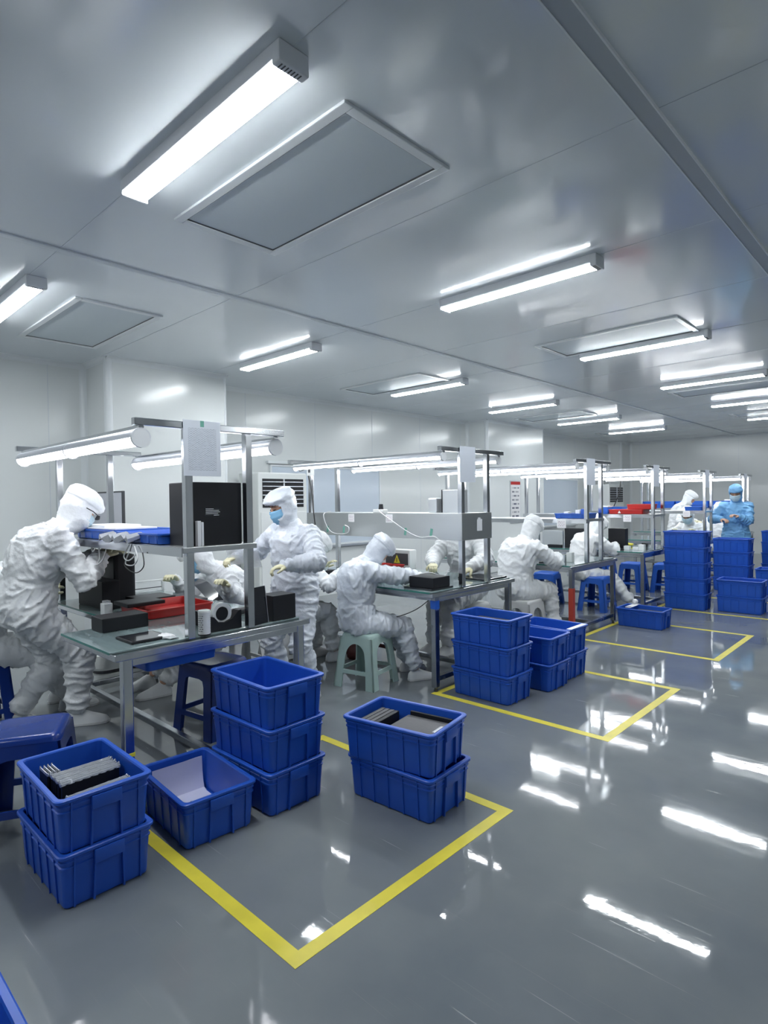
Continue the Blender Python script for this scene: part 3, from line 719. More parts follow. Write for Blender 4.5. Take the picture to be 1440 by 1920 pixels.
def glove(parent, wrist, dirv, palm, side, curl, material, name='glove', sc=1.0):
    """hand with palm, four unequal bent fingers and a thumb; side +1 thumb on +s"""
    d=dirv.normalized(); n=(palm-d*palm.dot(d)).normalized(); s=d.cross(n)*side
    mb=MB(); k=sc
    def pt(a,b,c): return wrist+(d*a+s*b+n*c)*k
    rings=[]
    for a,w,t in ((-.045,.027,.026),(-.01,.028,.022),(.02,.038,.020),(.05,.044,.018),(.078,.043,.015),(.090,.038,.011)):
        c=pt(a,0,0); rings.append([c+s*(w*cos(th)*k)+n*(t*sin(th)*k) for th in [2*pi*j/14 for j in range(14)]])
    mb.loft(rings)
    for b,L,r in ((.031,.068,.0092),(.011,.078,.0096),(-.010,.072,.0092),(-.030,.056,.0082)):
        p=pt(.080,b*.95,0); ang=curl*.35; pts=[pt(.062,b*.85,0),p]
        dd=Vector((1,b*1.1,0))
        for f_,l_ in ((.44,L),(.31,L),(.25,L)):
            ang2=ang; v=(d*cos(ang2)+n*sin(ang2)+s*b*1.5); pts.append(pts[-1]+v*(f_*l_*k)); ang+=curl*.75
        mb.tube(pts,[r*k*1.05,r*k*1.05,r*k,r*k*.95,r*k*.82],10); mb.sphere(pts[-1],r*k*.82,8,6)
        for q in pts[1:-1]: mb.sphere(q,r*k,8,6)
    pts=[pt(.005,.022,.006),pt(.032,.046,.014),pt(.058,.058,.024),pt(.080,.056,.034)]
    mb.tube(pts,[.015*k,.012*k,.0105*k,.009*k],10); mb.sphere(pts[-1],.009*k,8,6); mb.sphere(pts[1],.012*k,8,6); mb.sphere(pts[2],.0105*k,8,6)
    out=eval_mesh(name,mb,.0042,2,.5)
    return finish(out,name,material,parent)

def person(label, pel, yaw, lean=10, side_lean=0, curve=12, sc=.97, head_pitch=25, head_yaw=0, handL=None, handR=None,
           footL=None, footR=None, suit='suit', glove_m='glove', mask=None, face=False, seed=1, vox=.011, curl=.5, amp=.0105,
           kneeL=None, kneeR=None, elbow_out=.5, bare=False, twist=0, brim=False, goggles=False, bulk=1.0, palms=(0,0,-1), toes=0):
    root=empty('person',(pel[0],pel[1],0),0,label,'person','workers in coveralls')
    inv=Vector((-pel[0],-pel[1],0)); Pv=Vector(pel)+inv
    T=lambda q: None if q is None else Vector(q)+inv
    yw=radians(yaw); F=Vector((-sin(yw),cos(yw),0)); Rr=Vector((cos(yw),sin(yw),0)); Z=Vector((0,0,1))
    def spine(deg): a=radians(deg); s_=radians(side_lean); return (Z*cos(a)+F*sin(a)+Rr*sin(s_)).normalized()
    s0,s1,s2=spine(lean-curve*.4),spine(lean),spine(lean+curve)
    W0=Pv; W1=W0+s0*.16*sc; W2=W1+s1*.17*sc; W3=W2+s2*.17*sc     # waist, chest, neck base
    tw=radians(twist); Rs=(Rr*cos(tw)+F*sin(tw)); Rs=(Rs-s2*Rs.dot(s2)).normalized()
    nf=s2.cross(Rs)*1.0; nf=-nf if nf.dot(F)<0 else nf
    nd=spine(lean+curve+head_pitch*.45)
    HB=W3+nd*.075*sc; 
    hp=radians(lean*.5+curve*.5+head_pitch); hy=yw+radians(head_yaw)
    Fh=Vector((-sin(hy),cos(hy),0)); Rh=Vector((cos(hy),sin(hy),0))
    up=(Z*cos(hp)+Fh*sin(hp)).normalized(); fw=(Fh*cos(hp)-Z*sin(hp)).normalized()
    HC=HB+up*.10*sc+fw*.015
    shw=.160*sc*bulk; shL=W3-Rs*shw-s2*.060*sc; shR=W3+Rs*shw-s2*.060*sc
    hipL=W0-Rr*.088*sc-Z*.02; hipR=W0+Rr*.088*sc-Z*.02
    la,lf,lt,ls=.275*sc,.235*sc,.40*sc,.385*sc
    hL=T(handL) or shL-Z*.5+F*.1; hR=T(handR) or shR-Z*.5+F*.1
    eL,wL=ik(shL,hL,la,lf,(-Rr*elbow_out-Z*.8-F*.25)); eR,wR=ik(shR,hR,la,lf,(Rr*elbow_out-Z*.8-F*.25))
    fL=T(footL); fR=T(footR)
    kL,aL=ik(hipL,fL+Z*.085,lt,ls,T(kneeL)-hipL if kneeL else F+Z*.1); kR,aR=ik(hipR,fR+Z*.085,lt,ls,T(kneeR)-hipR if kneeR else F+Z*.1)
    # ---- coverall
    mb=MB(); b_=bulk
    def ring(c,ax,w,dp,fr,n=22,off=0):
        r_=Rr.lerp(Rs,ax).normalized(); return [c+fr*off+r_*(w*b_*cos(th)*abs(cos(th))**-.12 if abs(cos(th))>1e-3 else 0)+fr*(dp*b_*sin(th)) for th in [2*pi*j/n+.001 for j in range(n)]]
    f0=F; rings=[]
    for t,c,w,dp in ((0,W0-Z*.11*sc,.10,.10),(0,W0-Z*.07*sc,.155,.135),(0,W0,.182,.150),(.2,W0.lerp(W1,.6),.170,.145),(.3,W1,.160,.132),(.5,W1.lerp(W2,.4),.178,.150),(.8,W2,.186,.155),(1,W2.lerp(W3,.5),.178,.140),(1,W2.lerp(W3,.82),.135,.105),(1,W3,.085,.080),(1,W3+nd*.05,.066,.068)):
        fr=F.lerp(nf,t).normalized(); rings.append(ring(c,t,w*sc,dp*sc,fr))
    mb.loft(rings)
    for sh,e,w in ((shL,eL,wL),(shR,eR,wR)):
        limb(mb,[W3.lerp(sh,.45)-s2*.04,sh,e],[.072*sc*b_,.072*sc*b_,.064*sc*b_],puff=.05,freq=2.3,ph=seed)
        dirw=(w-e).normalized()
        limb(mb,[e,e.lerp(w,.55),w-dirw*.028],[.066*sc*b_,.060*sc*b_,.046*sc*b_],puff=.06,freq=2.2,ph=seed+1)
        limb(mb,[w-dirw*.04,w+dirw*.012],[.036,.033],seg=2)
    boots=[]
    for hp_,kn,an,ft in ((hipL,kL,aL,fL),(hipR,kR,aR,fR)):
        limb(mb,[W0.lerp(hp_,.6),hp_,kn],[.11*sc,.112*sc*b_,.083*sc*b_],puff=.03,freq=2.1,ph=seed)
        limb(mb,[kn,kn.lerp(an,.5)],[.083*sc*b_,.078*sc],puff=.03,freq=2)
        sh_=an-kn   # boot shaft gathered into puffs
        q=[kn.lerp(an,t) for t in (.30,.42,.52,.60,.68,.78,.88,.96,1.0)]
        mb.tube(q,[r*sc for r in (.070,.080,.078,.060,.062,.076,.070,.054,.052)],14)
        boots.append((kn,an,ft))
    out=eval_mesh('coverall',mb,vox,4,.5)
    bones=[(W0-Z*.1,W1,9,1.0),(W1,W2,7,1.0),(W2,W3,6,.8),(W3,HB,10,.4)]
    tors=4
    for sh,e,w in ((shL,eL,wL),(shR,eR,wR)): bones+= [(sh,e,20,.9),(e,w,24,.85)]
    for hp_,kn,an in ((hipL,kL,aL),(hipR,kR,aR)): bones+=[(hp_,kn,24,.85),(kn,an,20,.8)]
    fold(out,bones,amp*sc,seed,tors)
    finish(out,'coverall',M[suit],root)
    # ---- body under the suit: one continuous skin with the head
    mb=MB()
    for c0,c1,r0,r1 in ((W0,W1,.095,.09),(W1,W2,.09,.10),(W2,W3,.10,.06)): limb(mb,[c0,c1],[r0*sc,r1*sc],seg=3)
    for sh,e,w in ((shL,eL,wL),(shR,eR,wR)): limb(mb,[W3-s2*.05,sh,e,w],[.045*sc,.042*sc,.033*sc,.022*sc],seg=3,n=10)
    for hp_,kn,an in ((hipL,kL,aL),(hipR,kR,aR)): limb(mb,[W0,hp_,kn,an],[.06*sc,.06*sc,.04*sc,.03*sc],seg=3,n=10)
    mb.tube([W3-nd*.03,HB+nd*.02],[.050*sc,.048*sc],12)
    Mh=Matrix((( Rh.x,fw.x,up.x,HC.x),(Rh.y,fw.y,up.y,HC.y),(Rh.z,fw.z,up.z,HC.z),(0,0,0,1)))
    H=lambda x,y,z: Mh@Vector((x*sc,y*sc,z*sc))
    hr=[]
    for z,w,yf,yb in ((.112,.012,.02,-.03),(.10,.048,.055,-.065),(.07,.068,.082,-.088),(.035,.074,.090,-.094),(.005,.074,.088,-.092),(-.03,.070,.088,-.080),(-.06,.062,.086,-.055),(-.085,.048,.082,-.03),(-.105,.030,.072,-.01),(-.115,.012,.055,.01)):
        hr.append([H(w*cos(th),(yf+yb)/2+(yf-yb)/2*sin(th),z) for th in [2*pi*j/18 for j in range(18)]])
    mb.loft(hr)
    mb.tube([H(0,.086,.018),H(0,.100,-.008),H(0,.108,-.022),H(0,.088,-.032)],[.008*sc,.010*sc,.013*sc,.010*sc],8)
    mb.sphere(H(-.013,.094,-.026),.009*sc,8,6); mb.sphere(H(.013,.094,-.026),.009*sc,8,6)
    mb.tube([H(-.022,.082,-.058),H(0,.092,-.058),H(.022,.082,-.058)],[.005*sc,.008*sc,.005*sc],8)
    for sx in (-1,1): mb.sphere(H(sx*.076,-.005,-.01),(.010*sc,.016*sc,.028*sc),8,6)
    out=eval_mesh('body',mb,.0085 if face else .016,2,.4); bo=finish(out,'body',M['skin'],root)
    if face:
        for sx in (-1,1):
            mb=MB(); mb.tube([H(sx*.014,.088,.030),H(sx*.030,.088,.036),H(sx*.052,.074,.028)],[.003,.004,.002],8,flat=.6); mb.obj('eyebrow',M['hair'],root,smooth=True)
            mb=MB(); mb.tube([H(sx*.016,.086,.010),H(sx*.031,.089,.007),H(sx*.048,.076,.010)],[.0025,.0042,.002],8); mb.obj('eyelid',M['hair'],root,smooth=True)
    # ---- hood: dome, brim seam, drape to the collar, open at the face
    n=40; prof=[(.150,.001,-.012,.0),(.143,.045,.05,-.07),(.122,.078,.092,-.108),(.095,.094,.116,-.122),(.068,.101,.124,-.128),(.050,.099,.118,-.128),(.042,.092,.104,-.122),(.020,.094,.104,-.120),(-.010,.094,.106,-.114),(-.045,.090,.106,-.104),(-.080,.083,.100,-.090),(-.110,.076,.086,-.078),(-.135,.074,.070,-.072),(-.165,.084,.066,-.082),(-.19,.105,.070,-.10)]
    if brim: prof[3]=(.100,.096,.117,-.124); prof[4]=(.078,.102,.124,-.128); prof[5]=(.062,.100,.117,-.127)
    prof2=[]
    for i in range(len(prof)-1):
        for k in range(3):
            t=k/3; prof2.append(tuple(a*(1-t)+b*t for a,b in zip(prof[i],prof[i+1])))
    prof2.append(prof[-1]); vs=[];fs=[]; so=Vector((seed*2.3,seed*5.1,seed))
    down=(HB-W3)
    for i,(z,w,yf,yb) in enumerate(prof2):
        for j in range(n):
            th=2*pi*j/n; p=Vector((w*cos(th),(yf+yb)/2+(yf-yb)/2*sin(th),z))
            q=p*13+so; r=1-min(1,abs(noise.noise(Vector((q.x,q.y,q.z*.6))))*2.4); k=1+.12*(r*r-.30)+.03*noise.noise(p*50+so); 
            if z<-.10: k+=.0
            p=Vector((p.x*k,p.y*k,p.z))
            P_=H(*p)
            if z<-.10:   # blend to the neck direction so the drape meets the shoulders
                t=min(1,(-.10-z)/.09); c=W3+nd*(.035*sc)*(1-t)-s2*.012*t; dx=Rs*p.x+nf*(p.y)
                P_=P_.lerp(c+dx*sc*1.0,t*.9)
            vs.append(P_)
    zt,zb_,aw=.036,-.075,(1.08 if face else .95)
    if face: zt=.056
    for i in range(len(prof2)-1):
        zc_=(prof2[i][0]+prof2[i+1][0])/2
        for j in range(n):
            th=2*pi*(j+.5)/n; da=abs(((th-pi/2+pi)%(2*pi))-pi)
            e=((zc_-(zt+zb_)/2)/((zt-zb_)/2))
            if abs(e)<1 and da<aw*sqrt(max(0,1-abs(e)**3)): continue
            k=(j+1)%n; fs.append((i*n+j,i*n+k,(i+1)*n+k,(i+1)*n+j))
    mb=MB(); mb.add(vs,fs)
    me=mb.mesh('hood',[M[suit]],smooth=True,angle=80); ho=bpy.data.objects.new('hood',me); COL.objects.link(ho); ho.parent=root
    so_=ho.modifiers.new('t','SOLIDIFY'); so_.thickness=.004; so_.offset=-1
    # ---- mask
    if mask:
        vs=[];fs=[]; nz=8; nt=14
        for i in range(nz+1):
            t=i/nz; z=.000-.105*t
            for j in range(nt+1):
                a=-1.15+2.3*j/nt; bulge=sin(pi*min(1,max(0,t)))*.012+.004*sin(t*pi*6)
                rw=.078-.020*t*t; ry=.098+bulge-.022*max(0,t-.6)
                if abs(a)>.8: ry-=.004
                nose=.012*math.exp(-(a*5)**2)*(1-t)
                vs.append(H((rw+bulge)*sin(a),(ry+nose)*cos(a)+.004,z-.008*cos(a)*t))
        for i in range(nz):
            for j in range(nt): fs.append((i*(nt+1)+j,i*(nt+1)+j+1,(i+1)*(nt+1)+j+1,(i+1)*(nt+1)+j))
        mb=MB(); mb.add(vs,fs); me=mb.mesh('face_mask',[M[mask]],smooth=True,angle=80); mo=bpy.data.objects.new('face_mask',me); COL.objects.link(mo); mo.parent=root
        sm=mo.modifiers.new('t','SOLIDIFY'); sm.thickness=.0015; sm.offset=1
    if goggles:
        mb=MB(); mb.tube([H(.030,.112,.012),H(.075,.095,.014),H(.098,.05,.016),H(.102,.0,.012)],[.003]*4,6); mb.tube([H(.030,.114,.012),H(.052,.110,.0),H(.074,.098,.012)],[.012,.016,.012],8,flat=.5); mb.obj('glasses',M['black'],root,smooth=True)
    # ---- hands and feet
    pn=Vector(palms)
    for sh,e,w,sd,nm_ in ((shL,eL,wL,1,'L'),(shR,eR,wR,-1,'R')):
        dv=(w-e).normalized(); dv=(dv+Vector((0,0,-.12))).normalized()
        glove(root,w,dv,pn,sd,curl,M['skin_hand'] if bare else M[glove_m],'hand' if bare else 'glove',sc)
    for kn,an,ft in boots:
        td=radians(toes); dr=(F*cos(td)+Rr*sin(td))
        mb=MB(); rings=[]; base=ft.copy(); rt=dr.cross(Z)
        for a,w,hgt in ((-.075,.012,.03),(-.068,.030,.060),(-.035,.040,.095),(.0,.041,.105),(.04,.042,.085),(.09,.047,.062),(.13,.046,.048),(.165,.036,.036),(.182,.012,.02)):
            c=base+dr*(a*sc); rings.append([c+rt*(w*cos(th))*sc+Z*((hgt*max(0,sin(th))*sc if sin(th)>0 else 0)+ (0.0 if sin(th)<=.05 else .006)) for th in [2*pi*j/16 for j in range(16)]])
        mb.loft(rings); so=mb.obj('shoe',M['shoe'],root,smooth=True,angle=60)
        mb=MB(); mb.loft([[p-Z*(p.z-base.z)+Z*.0 for p in r[:]] if False else [base+dr*(a*sc)+rt*(w*1.03*cx)*sc+Z*cz for cx,cz in ((-1,.0),(1,.0),(1,.014),(-1,.014))] for r,(a,w) in zip(rings,((-.078,.010),(-.070,.030),(-.035,.040),(.0,.041),(.04,.042),(.09,.048),(.13,.047),(.168,.036),(.186,.012)))]); mb.obj('sole',M['grey_stool'],so)
    return root

def zoff(z): return z
FL=.002
# worker bending over the near side of the first bench
person('worker in white hooded coverall and glasses bending over the first workbench, back to us',(-4.03,1.10,.775),-8,lean=18,curve=20,head_pitch=16,head_yaw=9,
  handL=(-4.12,1.60,1.05),handR=(-3.90,1.50,1.06),footL=(-4.22,1.08,FL),footR=(-3.98,1.36,FL),kneeL=(-4.15,1.7,.5),kneeR=(-3.85,1.9,.5),seed=1,vox=.009,curl=.7,goggles=True,mask='mask_w',bulk=1.08,sc=1.0,amp=.012,twist=6,toes=20)
# worker behind him in the corner
person('seated worker in white coverall cut off by the left picture edge',(-4.36,.93,.53),-10,lean=16,curve=15,head_pitch=25,handL=(-4.52,1.30,.80),handR=(-4.30,1.30,.80),
  footL=(-4.55,1.44,FL),footR=(-4.33,1.44,FL),seed=2,vox=.012,sc=.95)
# masked worker seated behind the first bench
person('seated worker with blue mask behind the first workbench, seen between its uprights',(-4.12,2.66,.46),170,lean=24,curve=18,head_pitch=20,head_yaw=-12,handL=(-3.72,2.28,.80),handR=(-4.20,2.15,.81),
  footL=(-4.12,1.98,FL),footR=(-4.36,1.98,FL),seed=3,mask='mask',face=True,vox=.011,sc=.95,curl=.9)
# standing woman
person('standing woman in silvery white coverall and blue mask inspecting film between benches one and two',(-3.37,2.62,.77),190,lean=2,curve=10,head_pitch=16,head_yaw=-24,handL=(-3.15,2.38,.97),handR=(-3.70,2.36,1.00),
  footL=(-3.24,2.66,FL),footR=(-3.48,2.60,FL),kneeL=(-3.1,2.2,.5),kneeR=(-3.6,2.2,.5),suit='suit_film',seed=4,mask='mask',face=True,vox=.009,curl=1.0,brim=True,sc=.89,bulk=1.10,amp=.011,elbow_out=1.2,toes=-5)
# worker hidden behind her
person('worker seated at the second bench mostly hidden behind the standing woman',(-4.04,3.02,.48),-12,lean=20,curve=18,head_pitch=30,handL=(-4.0,3.42,.80),handR=(-3.62,3.36,.83),
  footL=(-4.12,3.42,FL),footR=(-3.88,3.42,FL),seed=5,vox=.012,sc=.93)
# worker on the green stool
person('worker in silvery white coverall seated on the pale green stool at the second bench',(-3.27,3.13,.49),-24,lean=4,curve=24,head_pitch=34,handL=(-3.22,3.60,.79),handR=(-2.98,3.56,.79),
  footL=(-3.20,3.62,FL),footR=(-2.98,3.47,FL),suit='suit_film',seed=6,vox=.009,sc=.87,bulk=1.12,curl=.9,amp=.012,elbow_out=.9)
# worker on the far side of the second bench
person('worker bent low on the far side of the second bench under the steel plate',(-3.35,4.70,.58),176,lean=10,curve=16,head_pitch=25,handL=(-3.02,4.24,.79),handR=(-3.42,4.24,.80),
  footL=(-3.24,4.20,FL),footR=(-3.42,4.22,FL),seed=7,vox=.012,sc=1.0,bulk=1.12,curl=1.1,elbow_out=1.4)
# seated with back to us at the third bench
person('broad worker seated with back to us on the light grey stool at the third bench',(-3.15,5.18,.50),-14,lean=14,curve=16,head_pitch=22,handL=(-3.20,5.66,.79),handR=(-2.92,5.62,.79),
  footL=(-3.16,5.62,FL),footR=(-2.88,5.52,FL),seed=8,vox=.012,sc=.96,bulk=1.17,curl=.8,elbow_out=1.3)
# seated at the fourth bench
person('worker seated on the bright blue stool at the fourth bench',(-3.38,7.12,.47),-26,lean=16,curve=18,head_pitch=25,handL=(-3.34,7.58,.79),handR=(-3.10,7.52,.79),
  footL=(-3.02,7.52,FL),footR=(-2.86,7.44,FL),seed=9,vox=.014,sc=.96,bulk=1.02,elbow_out=1.2)
# far workers
person('masked worker facing us, seated behind the fifth bench above the tall crate stack',(-3.15,10.92,.45),178,lean=16,curve=14,head_pitch=14,handL=(-2.98,10.50,.80),handR=(-3.34,10.50,.80),
  footL=(-3.05,10.5,FL),footR=(-3.28,10.5,FL),seed=10,mask='mask_w',face=True,vox=.016,sc=1.02)
person('hooded white worker standing farther back behind the fifth bench shelf',(-3.60,11.45,.80),-75,lean=12,curve=16,head_pitch=20,handL=(-3.3,11.55,.95),handR=(-3.3,11.35,.95),
  footL=(-3.58,11.55,FL),footR=(-3.60,11.35,FL),kneeL=(-3.2,11.5,.5),kneeR=(-3.2,11.4,.5),seed=11,vox=.016,sc=.92)
person('white hooded worker seated left of the person in blue, back turned',(-2.88,11.30,.52),6,lean=12,curve=14,head_pitch=22,handL=(-3.0,11.85,.80),handR=(-2.75,11.85,.80),
  footL=(-3.0,11.75,FL),footR=(-2.78,11.75,FL),seed=12,vox=.016,sc=1.0,bulk=1.08)
person('person in light blue gown, hood and mask standing at the far right',(-2.40,10.42,.81),203,lean=2,curve=8,head_pitch=18,head_yaw=-20,handL=(-2.32,10.16,1.08),handR=(-2.53,10.17,1.03),
  footL=(-2.26,10.42,FL),footR=(-2.46,10.42,FL),kneeL=(-2.2,10,.5),kneeR=(-2.5,10,.5),suit='suit_blue',seed=13,mask='mask_w',face=True,vox=.012,bare=True,sc=.94,bulk=1.10,elbow_out=.7,curl=.9)

# ------------------------------------------------------------------ things on the benches, in crates, on shelves
ZT0=TZ+.0107     # top of the table glass
def block(name,label,cat,x0,y0,z0,x1,y1,z1,m,ch=.003,group=None,rz=0):
    cx,cy=(x0+x1)/2,(y0+y1)/2
    o=MB().box(x0-cx,y0-cy,0,x1-cx,y1-cy,z1-z0,ch).obj(name,m,loc=(cx,cy,z0)); o.rotation_euler=(0,0,radians(rz))
    return tag(o,label,cat,group)
def sub(parent,name,x0,y0,z0,x1,y1,z1,m,ch=0):   # world box as a child of an untilted block
    p=parent.location; return MB().box(x0-p.x,y0-p.y,z0-p.z,x1-p.x,y1-p.y,z1-p.z,ch).obj(name,m,parent)
def tray(label,x0,y0,z0,x1,y1,h,m,group=None,cells=0,name='tray'):
    cx,cy=(x0+x1)/2,(y0+y1)/2; hx,hy=(x1-x0)/2,(y1-y0)/2
    mb=MB(); R=[rrect(hx-.016,hy-.016,.02,0),rrect(hx-.010,hy-.010,.02,.004),rrect(hx-.005,hy-.005,.02,h-.010),rrect(hx,hy,.022,h-.009),rrect(hx,hy,.022,h),rrect(hx-.008,hy-.008,.018,h),rrect(hx-.012,hy-.012,.018,h-.006),rrect(hx-.018,hy-.018,.016,.006)]
    mb.loft(R)
    o=mb.obj(name,m,smooth=True,angle=30,loc=(cx,cy,z0)); tag(o,label,'tray',group)
    if cells:
        m2=MB(); n=max(3,int(hx*2/.09))
        for i in range(n):
            x=-hx+hx*2*(i+.5)/n
            for s_ in (-1,1): m2.box(x-.012,s_*(hy-.009)-.004,.006,x+.012,s_*(hy-.009)+.004,h-.010,.002)
        m2.obj('rib',m,o)
    return o
B0=YC[0]
# --- first bench, table
block('black_box','low black box standing in front of the tall black box at the first bench',"box",-4.20,1.46,ZT0,-3.80,1.57,.905,M['black'],.006)
r=block('tall_black_box','tall soft-edged black box with wires on top near the bending worker','box',-4.42,1.62,ZT0,-4.00,1.76,1.05,M['black'],.022)
r=block('adapter','small white charger with clear lid beside the red tray','charger',-3.68,1.40,ZT0,-3.62,1.45,.795,M['white'],.004)
mb=MB(); mb.box(-.022,-.018,.069,.022,.018,.085,.004); mb.obj('clear_lid',M['poly'],r)
block('long_black_box','long low black box on the glass in front of the red tray','box',-3.28,1.20,ZT0,-3.13,1.44,.798,M['black'],.004)
block('thin_black_slab','thin black blade shaped slab left of the long black box','slab',-3.46,1.13+.28,ZT0,-3.32,1.50,.735,M['black'],.002,rz=12)
r=block('tablet','glossy black tablet lying near the front edge of the glass','tablet',-2.95,1.19,ZT0,-2.765,1.38,.738,M['black'],.004)
sub(r,'screen',-2.94,1.20,.7381,-2.775,1.37,.7386,M['black_gloss'])
red=tray('red tray holding a black tablet on the first bench',-3.66,1.50,ZT0,-3.27,1.92,.052,M['red'],cells=0)
for i,(x0,y0,x1,y1,z0) in enumerate(((-3.66,1.47,-3.46,1.70,ZT0+.0525),)):
    r=block('tablet','thick black tablet resting across the corner of the red tray','tablet',x0,y0,z0,x1,y1,z0+.022,M['black'],.005); sub(r,'screen',x0+.01,y0+.01,z0+.0222,x1-.01,y1-.01,z0+.0227,M['dark'])
r=block('tablet','black tablet stack behind the red tray beside the tall black box','tablet',-3.94,1.66,ZT0,-3.72,1.90,.776,M['black'],.004); sub(r,'screen',-3.93,1.67,.7762,-3.73,1.89,.7768,M['dark'])
block('grey_slab','flat dark slab on the far edge of the first bench','slab',-3.98,1.96,ZT0,-3.66,2.10,.741,M['dark'],.002)
r=empty('plastic_bracket',(-4.33,1.96,ZT0),0,'white plastic frame standing behind the black tablets','frame')
mb=MB(); mb.box(0,-.16,.0,.02,.15,.012).box(0,-.16,.075,.02,.15,.09).box(0,-.16,.012,.02,-.145,.075).box(0,.135,.012,.02,.15,.075); mb.obj('frame',M['white'],r)
MB().box(.006,-.145,.03,.01,.135,.036).obj('rail',M['dark'],r)
# crumpled tissue
def crumple(name,label,cat,loc,size,m,seed=0,flat=.5):
    mb=MB(); mb.sphere((0,0,0),(size[0],size[1],size[2]),20,12); o=mb.obj(name,m,smooth=True,angle=60,loc=loc)
    for v in o.data.vertices:
        q=v.co*(1.6/max(size)); n=noise.noise(q*2.2+Vector((seed,seed,0)))+.5*noise.noise(q*5+Vector((seed,0,seed)))
        v.co*=1+.55*n
        if v.co.z<-size[2]*flat: v.co.z=-size[2]*flat
    for v in o.data.vertices: v.co.z+=size[2]*flat
    return tag(o,label,cat)
crumple('tissue','white crumpled tissue at the foot of the first bench upright','tissue',(-2.78,1.37,ZT0+.0005),(.055,.035,.012),M['paper'],3)
r=empty('bottle',(-2.705,1.53,ZT0),0,'white labelled round bottle at the foot of the bench upright','bottle')
mb=MB(); mb.cyl((0,0,.005),(0,0,.112),.030,.030,24); mb.obj('body',M['bottle_print'],r,smooth=True)
mb=MB(); mb.cyl((0,0,0),(0,0,.005),.032,.032,24); mb.obj('base_ring',M['black'],r,smooth=True)
mb=MB(); mb.cyl((0,0,.112),(0,0,.122),.031,.029,24); mb.obj('cap',M['white'],r,smooth=True)
r=empty('tape_dispenser',(-2.74,1.665,ZT0),0,'black tape dispenser with white roll between the bench uprights','tape dispenser')
mb=MB(); out_=[(-.09,0),(.085,0),(.085,.095),(.07,.092),(.03,.055),(-.01,.040),(-.05,.046),(-.075,.075),(-.09,.078)]
mb.loft([[V(-.028,a,b) for a,b in out_],[V(.028,a,b) for a,b in out_]]); mb.obj('body',M['black'],r)
mb=MB(); rings=[]
for a,x in ((.056,-.012),(.056,.012),(.036,.012),(.036,-.012),(.056,-.012)): rings.append([V(x,-.02+a*cos(t),.085+a*sin(t)) for t in [2*pi*k/28 for k in range(28)]])
mb.loft(rings,cap=False); mb.obj('tape_roll',M['white'],r,smooth=True)
mb=MB(); mb.cyl((-.014,-.02,.085),(.014,-.02,.085),.034,.034,20); mb.obj('hub',M['black'],r,smooth=True)
r=empty('glossy_divider',(-2.70,1.86,ZT0),radians(16),'glossy black pane leaning outward beside the far upright of the first bench','panel')
T_=Euler((0,radians(-6),0)).to_matrix().to_4x4(); MB().box(-.006,-.055,0,.006,.06,.20,.002,T=T_).obj('pane',M['black_gloss'],r)
MB().box(-.0065,.0605,0,.0065,.064,.20,0,T=T_).obj('edge',M['alu'],r)
block('black_box','matte black box at the far right corner of the first bench','box',-2.83,1.945,ZT0,-2.70,2.10,.865,M['black'],.003)
r=empty('grey_roll',(-3.02,1.92,ZT0+.022),0,'grey roll of film lying behind the tape dispenser','roll'); mb=MB(); mb.cyl((0,-.10,0),(0,.10,0),.021,.021,18); mb.obj('film',M['greyb'],r,smooth=True); mb=MB(); mb.cyl((0,-.103,0),(0,.103,0),.009,.009,12); mb.obj('core',M['paper'],r,smooth=True)
block('instruction_card','dark triangular card standing behind the tape dispenser','card',-2.98,1.62,ZT0,-2.86,1.70,.80,M['black'],.002)
# blue tray under the top, white pedestal, black film in the seated worker's hands
tray('blue tray slung under the right end of the first bench',-2.98,1.22,.60,-2.69,1.60,.075,M['blue2'])
r=empty('white_machine',(-4.90,1.98,0),0,'white rounded floor machine standing behind the first bench','machine')
mb=MB(); mb.loft([rrect(.30,.27,.10,.0,6),rrect(.30,.27,.10,.10,6)]); mb.obj('plinth',M['white_app'],r,smooth=True,angle=40)
mb=MB(); mb.loft([rrect(.27,.24,.09,.10,6),rrect(.27,.24,.09,.13,6)]); mb.obj('gap',M['dark'],r,smooth=True,angle=40)
mb=MB(); mb.loft([rrect(.29,.26,.10,.13,6),rrect(.30,.27,.10,.15,6),rrect(.29,.26,.10,.24,6),rrect(.20,.17,.09,.30,6),rrect(.17,.15,.08,.34,6),rrect(.17,.15,.08,.60,6)]); mb.obj('column',M['white_app'],r,smooth=True,angle=40)
mb=MB(); 
for k in range(8):
    a0=-.16+.04*k; mb.add([V(a0,-.05+.0,.03*sin(k*.45)),V(a0,.06,.012+.03*sin(k*.45)),V(a0,.06,.014+.03*sin(k*.45)),V(a0,-.05,.002+.03*sin(k*.45))],[])
mb=MB(); mb.loft([[V(-.17+.045*k,-.055,.022*sin(k*.5)+.10-.012*k),V(-.17+.045*k,.055,.030*sin(k*.5)+.10-.012*k),V(-.17+.045*k,.055,.030*sin(k*.5)+.103-.012*k),V(-.17+.045*k,-.055,.022*sin(k*.5)+.103-.012*k)] for k in range(9)])
tag(mb.obj('film_sheet',M['black_gloss'],smooth=True,loc=(-3.86,2.17,ZT0+.0)),'dark curled film sheet held by the masked worker behind the first bench','film'); 
